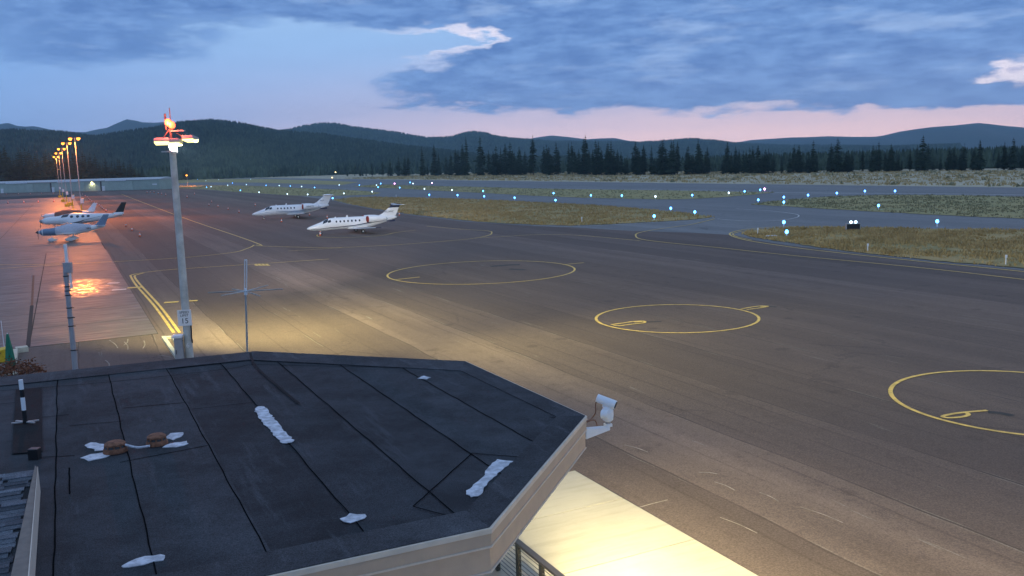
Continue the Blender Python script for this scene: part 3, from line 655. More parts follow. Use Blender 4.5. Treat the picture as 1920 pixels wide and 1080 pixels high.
LT = [(-20, 266), (5, 268), (18, 282), (48, 277), (70, 289), (88, 280), (112, 287), (140, 282), (165, 288), (190, 292), (214, 297), (235, 302), (252, 303), (268, 312), (280, 322)]
for k in range(58):
    x = -15 + 288 * (k + rt.uniform(-.4, .4)) / 58; dep = 585 + rt.uniform(0, 60)
    tp = on(x, interp(LT, x) + rt.uniform(-4, 15), dep)
    pine(Vector((tp.x, tp.y, 0)), tp.z, 'dark olive pine behind the long green hangar', 'pines behind the hangar', crowns_w[rt.randrange(4)], rt.uniform(.85, 1.2), rt.random() * 6)
# woods behind the front rows
rng = np.random.RandomState(5); pts = []; hs = []
n = 5200; xs = 600 + 1420 * rng.rand(n)
for x_ in xs:
    b = at(x_, interp(BASE, x_)); off = 40 + 460 * rng.rand() ** 1.1; q_ = b + V * off; pts.append((q_.x, q_.y, 0)); hs.append(5.5 + 4.5 * rng.rand() if x_ > 1150 else 6 + 4 * rng.rand())
tag(tree_field('pine_woods', pts, hs, 'woods', 3, 0.42), 'pine woods massed behind the tree line beyond the runway', 'woods')
pts = []; hs = []
for k in range(9000):
    a = R(-34 + 32 * rng.rand()); r_ = 1010 + 520 * rng.rand() if a > R(-20.5) else 720 + 700 * rng.rand()
    pts.append((r_ * math.sin(a), r_ * math.cos(a), 0)); hs.append(8 + 7 * rng.rand())
tag(tree_field('pine_woods', pts, hs, 'woods', 4, 0.42), 'pine woods at the foot of the hill behind the hangar end', 'woods')

# grass tufts, sagebrush
def inside(poly, P):
    x, y = P[:, 0], P[:, 1]; r = np.zeros(len(P), bool); n_ = len(poly)
    for i in range(n_):
        x0, y0 = poly[i - 1][0], poly[i - 1][1]; x1, y1 = poly[i][0], poly[i][1]
        c = ((y0 > y) != (y1 > y)); r ^= c & (x < (x1 - x0) * (y - y0) / (y1 - y0 + 1e-12) + x0)
    return r
def tufts(name, poly, n_, m, h0, h1, seed, label, wide=1.0):
    rg = np.random.RandomState(seed); A = np.array([(p[0], p[1]) for p in poly]); lo, hi = A.min(0), A.max(0)
    P = lo + (hi - lo) * rg.rand(n_ * 4, 2); P = P[inside(A, P)]
    # clump
    cl = np.sin(P[:, 0] * .33 + 2 * np.sin(P[:, 1] * .17)) * np.sin(P[:, 1] * .29 + np.cos(P[:, 0] * .13)) + rg.rand(len(P)) * 1.2
    P = P[cl > 0.15][:n_]; n2 = len(P); B = 4
    h = (h0 + (h1 - h0) * rg.rand(n2, B)); a = rg.rand(n2, B) * 6.283; w = h * 0.35 * wide
    vs = np.zeros((n2, B, 3, 3)); off = (rg.rand(n2, B, 2) - .5) * h1 * 1.6 * wide; ln = (rg.rand(n2, B, 2) - .5) * h1 * .9
    bx = P[:, None, 0] + off[..., 0]; by = P[:, None, 1] + off[..., 1]
    vs[..., 0, 0] = bx - w * np.cos(a); vs[..., 0, 1] = by - w * np.sin(a); vs[..., 1, 0] = bx + w * np.cos(a); vs[..., 1, 1] = by + w * np.sin(a)
    vs[..., 0, 2] = vs[..., 1, 2] = 0.06; vs[..., 2, 0] = bx + ln[..., 0]; vs[..., 2, 1] = by + ln[..., 1]; vs[..., 2, 2] = 0.08 + h
    nv = n2 * B * 3; me = bpy.data.meshes.new(name); me.vertices.add(nv); me.vertices.foreach_set('co', vs.reshape(-1)); nf = n2 * B
    me.loops.add(nv); me.loops.foreach_set('vertex_index', np.arange(nv, dtype=np.int32)); me.polygons.add(nf)
    me.polygons.foreach_set('loop_start', (np.arange(nf) * 3).astype(np.int32)); me.polygons.foreach_set('loop_total', np.full(nf, 3, np.int32)); me.update(calc_edges=True)
    me.materials.append(M[m]); return tag(stuff(link(name, me)), label, 'grass')
for i, (k, n_, h1) in enumerate((('mid', 8000, .36), ('tip', 6000, .32), ('right', 3000, .3), ('strip', 3000, .34), ('low', 3000, .34))):
    tufts('grass', pxpoly(ISL[k]), n_, 'tuft' if k in ('mid', 'tip') else 'sage', .12, h1, 30 + i, {'mid': 'tawny dry grass on the island behind the jets', 'tip': 'tawny dry grass on the island at the right edge', 'right': 'short grass on the island by the taxiway bend', 'strip': 'greenish grass on the strip beside the runway', 'low': 'greenish grass on the island behind the far jet'}[k])
mpoly = [RW + U * 60 + V * 4, RW + U * 60 + V * 120, RW - U * 560 + V * 150, RW - U * 560 + V * 4]
tufts('meadow_grass', mpoly, 9000, 'tuft', .25, .6, 51, 'pale tall grass on the meadow beyond the runway', 1.3)
tufts('sagebrush', mpoly, 420, 'sage', .4, 1.0, 52, 'dark sagebrush dotted over the meadow beyond the runway', 2.0)

# ================================================================== HANGAR
HA = at(0, 362.5); HB = at(300, 355.5); hd = (HB - HA); HL = hd.length; hx = hd.normalized(); hrz = math.atan2(hx.y, hx.x)
hang = thing('hangar', 'long low pale green hangar row before the pines', 'hangar', HA, hrz)
HH = 5.9
def hbox(name, x0, x1, y0, y1, z0, z1, m, par=hang, bevel=0.0):
    return MB().box(((x0 + x1) / 2, (y0 + y1) / 2, (z0 + z1) / 2), (x1 - x0, y1 - y0, z1 - z0)).build(name, M[m], par, bevel=bevel)
hfrac = lambda px: HL * px / 300.0
hbox('wall', -70, HL, 0, 14, 0, HH - .35, 'hangar')
mb = MB(); mb.add([(-70.3, -.5, HH - .35), (HL + .3, -.5, HH - .35), (HL + .3, 7, HH + .7), (-70.3, 7, HH + .7), (HL + .3, 14.5, HH - .35), (-70.3, 14.5, HH - .35),
                   (-70.3, -.5, HH - .6), (HL + .3, -.5, HH - .6), (HL + .3, 14.5, HH - .6), (-70.3, 14.5, HH - .6)],
                  [(0, 1, 2, 3), (3, 2, 4, 5), (6, 7, 1, 0), (8, 9, 5, 4), (7, 8, 4, 2, 1), (9, 6, 0, 3, 5)])
roof_h = mb.build('roof', M['metalroof'], hang)
for a, b in ((15, 57), (115, 152), (205, 242)):
    hbox('roof_panel', hfrac(a), hfrac(b), -.62, -.5, HH - .75, HH + .05, 'pale_sheen', roof_h)  # roof sections reflecting the sky, painted as pale boxes along the eave
for a, b, m_ in ((1, 67, 'hangar2'), (70, 100, 'hangar'), (103, 164, 'hangar2'), (167, 194, 'hangar'), (197, 253, 'hangar2'), (256, 297, 'hangar'), (-60, -2, 'hangar2')):
    dr = hbox('hangar_door', hfrac(a), hfrac(b), -.22, -.02, 0.25, HH - .9, m_)
    for k in range(1, 4):
        xx = hfrac(a) + (hfrac(b) - hfrac(a)) * k / 4; hbox('door_rib', xx - .05, xx + .05, -.28, -.222, .3, HH - .95, 'hangar', dr)
for a in (100.3, 194.3): hbox('door_gap', hfrac(a), hfrac(a + 2.4), -.12, -.02, 0.1, HH - .8, 'dgrey')
for a in (6, 106, 200):
    d_ = hbox('side_door', hfrac(a) - .9, hfrac(a) + .9, -.42, -.23, 0.05, 2.6, 'wht'); MB().box((hfrac(a) + .6, -.45, 1.3), (.12, .06, .2)).build('handle', M['dgrey'], d_)
hbox('sign_board', hfrac(288), hfrac(296), -.3, -.23, 2.6, 3.2, 'wht')
lp = MB().box((hfrac(180), -.45, HH - 1.2), (.7, .4, .35)).build('wall_lamp', M['warm'], hang)
add_light('SPOT', 'hangar_lamp_light', (hfrac(180), -1.0, HH - 1.0), 700, (1, .85, .45), hang, aim=(hfrac(180), -.6, 0), size=.2, spot=R(140))

# ================================================================== LAMP POLES (sodium)
SOD = (1.0, 0.27, 0.04)
def lamp_pole(loc, H, label, energy, rz=0.0, r=0.10):
    t = thing('lamp_pole', label, 'lamp post', loc, rz, 'sodium lamp poles by the parked propeller planes')
    MB().tube((0, 0, 0.5), (0, 0, H), r, r * .65, 10).build('pole', M['galv'], t, True)
    b = MB().box((0, 0, 0.45), (1.1, 1.1, 0.9)).build('base', M['yel_obj'], t, bevel=.05)
    MB().tube((0, 0, 0.9), (0, 0, 3.2), r * 1.25, r * 1.2, 10).build('painted_sleeve', M['yel_obj'], t, True)
    MB().box((0.25, 0, 3.9), (.5, .6, .9)).build('control_box', M['wht'], t, bevel=.03)
    MB().tube((-.9, 0, H - .1), (.9, 0, H - .1), .05, .05, 8).build('crossarm', M['galv'], t)
    for sx in (-.75, .75):
        hdm = MB().box((sx, -.15, H + .05), (.6, .75, .28)).build('lamp_head', M['dgrey'], t, bevel=.04)
        MB().box((sx, -.2, H - .16), (.5, .6, .1)).build('lamp_lens', M['sodium'], hdm)
        MB().lathe([(.02, -.3), (.26, -.16), (.32, 0), (.26, .12), (.02, .2)], 10, (sx, -.35, H - .26)).build('bulb', M['sodium'], hdm, True)
    add_light('SPOT', 'sodium_light', (0, -.6, H - .5), energy, SOD, t, aim=(0.0, -12.0, 0), size=.5, spot=R(158), blend=.5)
    return t
pl_spec = [((155, 414), 16.2, 'nearest orange-lit lamp pole, rising behind the white propeller planes', 16000),
           ((138, 400), 16.6, 'second nearest orange-lit lamp pole with yellow foot', 16000),
           ((126.5, 388), 16.6, 'third orange-lit lamp pole with yellow foot in the receding row', 16000),
           ((119, 379), 16.6, 'fourth orange-lit lamp pole with yellow foot in the receding row', 16000),
           ((113, 371), 16.6, 'farthest orange-lit lamp pole of the row, near the hangar', 16000)]
for (px_, py_), H_, lab, en in pl_spec: lamp_pole(at(px_, py_), H_, lab, en, math.radians(10))
t = thing('yellow_bollard_block', 'squat yellow block between the second and third lamp poles', 'barrier', at(131.5, 386)); MB().box((0, 0, .5), (1.2, 1.0, 1.0)).build('block', M['yel_obj'], t, bevel=.08); MB().tube((0, 0, 1), (0, 0, 1.5), .08).build('stub', M['yel_obj'], t)
b_ = at(352, 349); t = thing('lamp_pole', 'low orange-lit lamp pole alone at the far apron edge right of the tall mast', 'lamp post', b_)
MB().tube((0, 0, 0), (0, 0, 7.0), .12, .08, 8).build('pole', M['galv'], t, True); hdm = MB().box((0, -.2, 7.1), (.8, .9, .35)).build('lamp_head', M['dgrey'], t, bevel=.04)
MB().lathe([(.02, -.5), (.4, -.25), (.5, 0), (.4, .2), (.02, .3)], 10, (0, -.5, 6.7)).build('bulb', M['sodium'], hdm, True)
add_light('SPOT', 'sodium_light', (0, -.8, 6.2), 16000, SOD, t, aim=(0, -8, 0), size=.4, spot=R(155))

# ================================================================== TALL FLOOD MAST
MBASE = at(357, 690); MB_D = MBASE.y
mast = thing('flood_mast', 'tall grey floodlight mast with red beacon, beside the speed limit sign', 'light mast', MBASE)
topz = on(322, 262, MB_D).z - 0.1
MB().tube((0, 0, 0.0), (0, 0, topz), .19, .14, 16).build('pole', M['mastgrey'], mast, True)
MB().lathe([(.36, 0), (.36, .12), (.25, .16), (.2, .3)], 16).build('base_flange', M['galv'], mast)
hz = topz
mh = MB(); mh.tube((-.55, 0, hz - .05), (.62, 0, hz + .12), .05); mh.tube((-.5, 0, hz + .02), (0, 0, hz + .62), .035); mh.tube((.6, 0, hz + .12), (0, 0, hz + .62), .035); mh.tube((0, 0, hz - .3), (0, 0, hz + .95), .07)
mh.build('head_frame', M['dgrey'], mast)
def flood(x, y, z, rz, w):
    rt_ = Matrix.Rotation(rz, 3, 'Z') @ Matrix.Rotation(R(-14), 3, 'X')
    h_ = MB().box((x, y, z), (w, .5, .16), rt_).build('flood_lamp', M['grey'], mast, bevel=.03)
    MB().box(Vector((x, y, z)) + rt_ @ Vector((0, 0, -.11)), (w * .92, .44, .05), rt_).build('lens', M['led'], h_); return h_
flood(-.38, -.12, hz + .06, R(12), .66); flood(.86, -.05, hz + .14, R(-14), .58); flood(.3, -.3, hz + .0, 0, .46)
bx = MB().box((.2, -.24, hz - .28), (.18, .16, .45)).build('junction_box', M['wht'], mast, bevel=.02); MB().box((-.12, -.2, hz - .42), (.55, .12, .06)).build('bracket', M['galv'], mast)
bc = MB().tube((-.2, 0, hz + .55), (-.2, 0, hz + 1.25), .045).build('beacon_post', M['dgrey'], mast); MB().tube((.02, 0, hz + .95), (.02, 0, hz + 1.5), .02).build('lightning_rod', M['dgrey'], mast)
for xx, zz in ((-.06, .86), (.1, .74)):
    MB().lathe([(.02, -.16), (.12, -.12), (.15, 0), (.12, .12), (.02, .17)], 12, (xx, -.1, hz + zz)).build('beacon_lamp', M['red'], mast, True)
MB().box((.3, 0, hz + .48), (.62, .2, .06)).build('beacon_shelf', M['galv'], mast)
add_light('POINT', 'beacon_light', (0, -.35, hz + .8), 220, (1, .12, .05), mast, size=.15)
FLD = (1.0, 0.94, 0.42)
def maim(px, py): return at(px, py) - MBASE
add_light('SPOT', 'flood_light', (1.1, -.3, hz - .12), 14000, FLD, mast, aim=maim(800, 590), size=.3, spot=R(104), blend=1.0)
add_light('SPOT', 'flood_light', (1.2, -.2, hz - .1), 20000, FLD, mast, aim=maim(1750, 640), size=.3, spot=R(70), blend=1.0)
add_light('SPOT', 'flood_light', (-.6, .8, hz - .14), 15000, FLD, mast, aim=maim(520, 570), size=.3, spot=R(104), blend=1.0)
add_light('SPOT', 'flood_light', (.3, -.45, hz - .15), 250000, (1.0, 0.93, .86), mast, aim=maim(610, 432), size=.3, spot=R(36), blend=1.0)
n6 = link('pole_number', text_mesh('6', .3), mast); n6.data.materials.append(M['wht']); n6.location = (.04, -.20, 1.1); n6.rotation_euler = (R(90), 0, R(14))
MB().path([(.2, -.12, 2.3), (.24, -.14, 1.9), (.22, -.14, 1.5), (.24, -.13, 1.2)], .035).build('conduit', M['black'], mast)
# speed limit sign on the mast
sp = at(350.5, 600, 2.6); sg = thing('speed_limit_sign', 'white speed limit 15 sign strapped to the tall mast', 'sign', (MBASE.x + .02, MBASE.y - .26, 2.05), R(12))
MB().box((0, 0, .35), (.60, .012, .74)).build('panel', M['wht'], sg, bevel=.004)
for s_, sz, zz, sxx in (('SPEED', .155, .60, 1.0), ('LIMIT', .155, .455, 1.0), ('15', .34, .20, 1.0)):
    o = link('lettering', text_mesh(s_, sz), sg); o.data.materials.append(M['black']); o.location = (0, -.009, zz); o.rotation_euler = (R(90), 0, 0)
MB().box((0, .06, .55), (.10, .10, .05)).box((0, .06, .15), (.10, .10, .05)).build('clamp', M['galv'], sg)
cb = at(344, 690); cab = thing('electrical_cabinet', 'grey steel cabinet with white top beside the tall mast', 'cabinet', (cb.x, cb.y - .3, 0.06), R(10))
MB().box((0, 0, .72), (.36, .4, 1.44)).build('body', M['grey'], cab, bevel=.02); MB().box((-.03, -.02, 1.5), (.46, .48, .12)).build('lid', M['wht'], cab, bevel=.02)
MB().box((-.1, -.21, .8), (.03, .03, .2)).build('handle', M['dgrey'], cab); MB().box((.19, -.1, 1.3), (.02, .2, .02)).build('hinge', M['dgrey'], cab)
k = MB()
for i_, (a, b) in enumerate((((307, 637), (335, 678)), ((309, 637.5), (325, 636.5)), ((325, 636.5), (336, 655)))):
    A_, B_ = at(*a), at(*b); dd = (B_ - A_); k.box(((A_.x + B_.x) / 2, (A_.y + B_.y) / 2, .12 - .004 * i_), (dd.length, .2, .16), Matrix.Rotation(math.atan2(dd.y, dd.x), 3, 'Z'))
tag(k.build('mast_kerb', M['kerb'], bevel=.01), 'cream painted kerb at the foot of the tall mast', 'kerb')

# ================================================================== AIRCRAFT
class Hull:
    """fuselage made of stations (x, zc, ry, rz); gives points on its skin"""
    def __init__(s, st): s.st = sorted(st)
    def at(s, x):
        xs = [q[0] for q in s.st]; return [float(np.interp(x, xs, [q[k] for q in s.st])) for k in (1, 2, 3)]
    def skin(s, x, th, off=0.0):
        zc, ry, rz = s.at(x); return Vector((x, (ry + off) * math.cos(th), zc + (rz + off) * math.sin(th)))
    def mesh(s, n=24, sub=3):
        xs = []
        for a, b in zip(s.st[:-1], s.st[1:]): xs += [a[0] + (b[0] - a[0]) * k / sub for k in range(sub)]
        xs.append(s.st[-1][0])
        return MB().rings([[s.skin(x, 2 * math.pi * i / n) for i in range(n)] for x in xs])
    def patch(s, x0, x1, t0, t1, off=.012, nx=6, nt=5, shear=0.0):
        mb = MB(); vs = [s.skin(x0 + (x1 - x0) * i / nx + shear * (j / nt), t0 + (t1 - t0) * j / nt, off) for i in range(nx + 1) for j in range(nt + 1)]
        mb.add(vs, [(i * (nt + 1) + j, (i + 1) * (nt + 1) + j, (i + 1) * (nt + 1) + j + 1, i * (nt + 1) + j + 1) for i in range(nx) for j in range(nt)]); return mb
    def oval(s, x, th, rx, rt, off=.014, n=12):
        c = s.skin(x, th, off); vs = [c] + [s.skin(x + rx * math.cos(6.2832 * i / n), th + rt * math.sin(6.2832 * i / n), off) for i in range(n)]
        return MB().add(vs, [(0, 1 + i, 1 + (i + 1) % n) for i in range(n)])
    def band(s, line, w, off=.01, nseg=40):
        """ribbon along (x, angle) control points"""
        xs = [p[0] for p in line]; ths = [p[1] for p in line]; ws = w if isinstance(w, (list, tuple)) else [w] * len(line)
        o = np.argsort(xs); xs = np.array(xs)[o]; ths = np.array(ths)[o]; ws = np.array(ws)[o]; mb = MB(); vs = []
        for k in range(nseg + 1):
            x = xs[0] + (xs[-1] - xs[0]) * k / nseg; th = np.interp(x, xs, ths); ww = np.interp(x, xs, ws); rz = max(.15, s.at(x)[2])
            vs += [s.skin(x, th - ww / rz / 2, off), s.skin(x, th + ww / rz / 2, off)]
        return mb.add(vs, [(2 * k, 2 * k + 2, 2 * k + 3, 2 * k + 1) for k in range(nseg)])
def foil(le, chord, thick, axis='y'):
    """aerofoil ring: leading edge point, chord back along -x, thickness along z (or y for fins)"""
    out = []
    for c, t in ((0, 0), (.05, .5), (.25, 1), (.5, .85), (.8, .35), (1, .03), (1, -.03), (.8, -.35), (.5, -.8), (.25, -.9), (.05, -.5)):
        d = t * thick / 2
        out.append(Vector((le[0] - c * chord, le[1], le[2] + d)) if axis == 'y' else Vector((le[0] - c * chord, le[1] + d, le[2])))
    return out
def gear(root, x, y, top, rw, strut_r=.07, ww=.16, twin=False, pant=None, z0=0.0):
    rad = rw; rw = rw + z0
    gme = MB().tube((x, y, rw), (x, y, top), strut_r, strut_r * 1.2, 8); gme.box((x - .05, y, rw + .1), (.3, .06, .25))
    gg = gme.build('landing_gear', M['paint'], root)
    for s in ((-.13, .13) if twin else (0,)):
        MB().tube((x, y + s - ww / 2, rw), (x, y + s + ww / 2, rw), rad, rad, 16).build('wheel', M['tyre'], gg, True); MB().tube((x, y + s - ww / 2 - .01, rw), (x, y + s + ww / 2 + .01, rw), rad * .5, rad * .5, 10).build('hub', M['alu'], gg)
    if pant:
        MB().rings([[Vector((x + px_, y + .2 * r * math.cos(a), rw + .08 + .27 * r * math.sin(a))) for a in [6.2832 * i / 10 for i in range(10)]] for px_, r in ((.55, .15), (.4, .7), (.1, 1), (-.3, .8), (-.6, .3), (-.75, .05))]).build('wheel_fairing', M[pant], gg, True)
    return gg
def jet(name, label, loc, hdg, s, reg, reg2, kind):
    loc = Vector((loc[0], loc[1], loc[2] - .26 * s)); root = thing(name, label, 'jet', loc, hdg, None); root.scale = (s, s, s)
    H = Hull([(8.9, 1.35, .03, .03), (8.75, 1.36, .16, .15), (8.4, 1.39, .33, .30), (7.8, 1.45, .5, .46), (7.0, 1.55, .66, .62), (6.4, 1.65, .74, .74), (5.8, 1.8, .79, .9), (5.0, 1.95, .82, .98), (4, 1.98, .83, 1.0), (0, 1.98, .83, 1.0), (-1.6, 2.0, .81, .97), (-3, 2.12, .7, .8), (-4.4, 2.28, .52, .58), (-5.7, 2.45, .3, .36), (-6.7, 2.58, .08, .12)])
    fu = H.mesh().build('fuselage', M['paint'], root, True)
    # lower wing, winglet-free, swept
    for sy in (1, -1):
        w = MB().rings([foil((2.1, sy * .3, 1.0), 3.5, .36), foil((1.3, sy * 1.6, 1.03), 2.7, .28), foil((.2, sy * 5.2, 1.25), 1.9, .18), foil((-.6, sy * 8.0, 1.45), 1.2, .1)])
        wg = w.build('wing', M['paint'], root, True); MB().box((-1.1, sy * 8.02, 1.45), (.95, .06, .1)).build('wing_tip', M['navy'], wg)
        MB().rings([foil((1.0, sy * 1.7, 1.17), 2.3, .03), foil((.05, sy * 5.1, 1.35), 1.6, .02)]).build('flap_panel', M['grey'], wg)
        # engines
        ncl = [[Vector((x, sy * (1.42) + r * math.cos(a), 2.52 + r * math.sin(a))) for a in [6.2832 * i / 18 for i in range(18)]] for x, r in ((-1.15, .40), (-1.05, .47), (-1.3, .53), (-2.2, .56), (-3.2, .52), (-4.1, .36), (-4.35, .31))]
        nc = MB().rings(ncl).build('engine', M['paint'], root, True)
        MB().tube((-1.02, sy * 1.42, 2.52), (-1.0, sy * 1.42, 2.52), .5, .48, 18).build('intake_cover', M['maroon'], nc)
        MB().tube((-1.25, sy * 1.42, 2.52), (-1.03, sy * 1.42, 2.52), .54, .505, 18).build('intake_lip', M['maroon'], nc)
        MB().tube((-4.36, sy * 1.42, 2.52), (-4.4, sy * 1.42, 2.52), .29, .27, 16).build('exhaust', M['dgrey'], nc)
        MB().rings([foil((-1.6, sy * .6, 2.42), 2.0, .22), foil((-1.7, sy * 1.1, 2.5), 1.8, .2)]).build('pylon', M['paint'], nc, True)
        if reg2:
            o = link('registration', text_mesh(reg2, .42), nc); o.data.materials.append(M['navy']); o.location = (-2.5, sy * 1.99, 2.56); o.rotation_euler = (R(90), 0, R(180) if sy > 0 else 0)
        # livery
        if kind == 'near':
            H.band([(8.3, -.45 if sy > 0 else math.pi + .45), (4, -.62 if sy > 0 else math.pi + .62), (1, -.45 if sy > 0 else math.pi + .45), (-2.5, .0 if sy > 0 else math.pi), (-5, .1 if sy > 0 else math.pi - .1)], [.05, .14, .16, .2, .06]).build('stripe', M['navy'], fu)
            H.band([(8, -.62 if sy > 0 else math.pi + .62), (4, -.85 if sy > 0 else math.pi + .85), (1, -.66 if sy > 0 else math.pi + .66), (-2.5, -.2 if sy > 0 else math.pi + .2), (-4.5, -.1 if sy > 0 else math.pi + .1)], [.03, .05, .06, .07, .03]).build('stripe', M['stripe_b'], fu)
        else:
            for o1, mm, ww in ((0, 'sky_blue', [.03, .22, .2, .05]), (-.28, 'stripe_b', [.02, .14, .22, .06]), (.2, 'sky_blue', [.02, .05, .07, .04])):
                H.band([(4.2, (-.25 + o1 if sy > 0 else math.pi + .25 - o1)), (1.2, (-.45 + o1 if sy > 0 else math.pi + .45 - o1)), (-1.5, (-.3 + o1 if sy > 0 else math.pi + .3 - o1)), (-5, (-.2 + o1 if sy > 0 else math.pi + .2 - o1))], ww).build('stripe', M[mm], fu)
        nwin = 7 if kind == 'near' else 6
        for i in range(nwin):
            x = 4.05 - i * .66 - (.25 if kind != 'near' else 0); th = .38
            H.oval(x, th if sy > 0 else math.pi - th, .15, .2).build('window', M['glass'], fu)
        a0, a1 = (.42, 1.05); fl = (lambda q: q) if sy > 0 else (lambda q: math.pi - q)
        H.patch(6.35, 5.55, fl(.52), fl(1.38), shear=-.3).build('windshield', M['glass'], fu); H.patch(5.45, 4.95, fl(.35), fl(.85)).build('side_window', M['glass'], fu)
        if sy > 0:
            for x in (4.75, 4.25): H.band([(x, fl(.75)), (x + .02, fl(.75))], 1.2, .006, 2).build('door_seam', M['grey'], fu)
        gear(root, 0.0, sy * 2.35, 1.1, .33, z0=.26)
        MB().rings([foil((-5.75, sy * .05, 4.66), 1.7, .14), foil((-6.7, sy * 3.0, 4.74), .85, .07)]).build('stabilizer', M['paint'], root, True)
    fin = MB().rings([foil((-3.0, 0, 2.75), 3.5, .3, 'x'), foil((-4.25, 0, 3.3), 2.55, .24, 'x'), foil((-5.35, 0, 4.2), 1.85, .2, 'x')]).build('fin', M['paint'], root, True)
    MB().rings([foil((-5.36, 0, 4.203), 1.85, .205, 'x'), foil((-5.85, 0, 4.64), 1.6, .18, 'x')]).build('fin_top', M['navy' if kind == 'near' else 'paint'], fin, True)
    MB().rings([[Vector((x, r * math.cos(a), 4.68 + r * math.sin(a))) for a in [6.2832 * i / 10 for i in range(10)]] for x, r in ((-5.5, .03), (-5.8, .13), (-7.0, .14), (-7.7, .03))]).build('tail_bullet', M['navy' if kind == 'near' else 'paint'], fin, True)
    for sy in (1, -1):
        o = link('registration', text_mesh(reg, .46 if kind == 'near' else .36, shear=.25), fin); o.data.materials.append(M['navy']); o.location = (-5.3, sy * .15, 3.55); o.rotation_euler = (R(90), 0, R(180) if sy > 0 else 0)
    MB().rings([foil((2.2, 0, 2.98), .34, .05, 'x'), foil((2.05, 0, 3.28), .2, .04, 'x')]).build('antenna', M['paint'], fu)
    MB().rings([foil((4.2, 0, 2.96), .3, .05, 'x'), foil((4.1, 0, 3.12), .2, .04, 'x')]).build('antenna', M['paint'], fu)
    MB().rings([foil((-4.2, .25, 2.1), 2.1, .1), foil((-5.2, .55, 1.85), 1.0, .06)]).build('ventral_fin', M['navy'], fu); MB().rings([foil((-4.2, -.25, 2.1), 2.1, .1), foil((-5.2, -.55, 1.85), 1.0, .06)]).build('ventral_fin', M['navy'], fu)
    gear(root, 6.6, 0, 1.3, .24, .05, .12, z0=.26)
    return root
def at_mid(a, b): return (at(*a) + at(*b)) / 2
apz = 0.061
nj = (at(684.6, 438.5) + at(664, 434.5)) / 2; nj.z = apz
jet('parked_jet', 'white jet with navy fin top and red engine covers, nearest the camera', nj, R(-155.6), .80, 'N524HC', None, 'near')
fj = (at(561, 410) + at(552.7, 407.6)) / 2; fj.z = apz
jet('parked_jet', 'white jet with pale blue swooshes, parked behind the navy-tailed jet', fj, R(-160), .88, 'N337', 'N886CN', 'far')

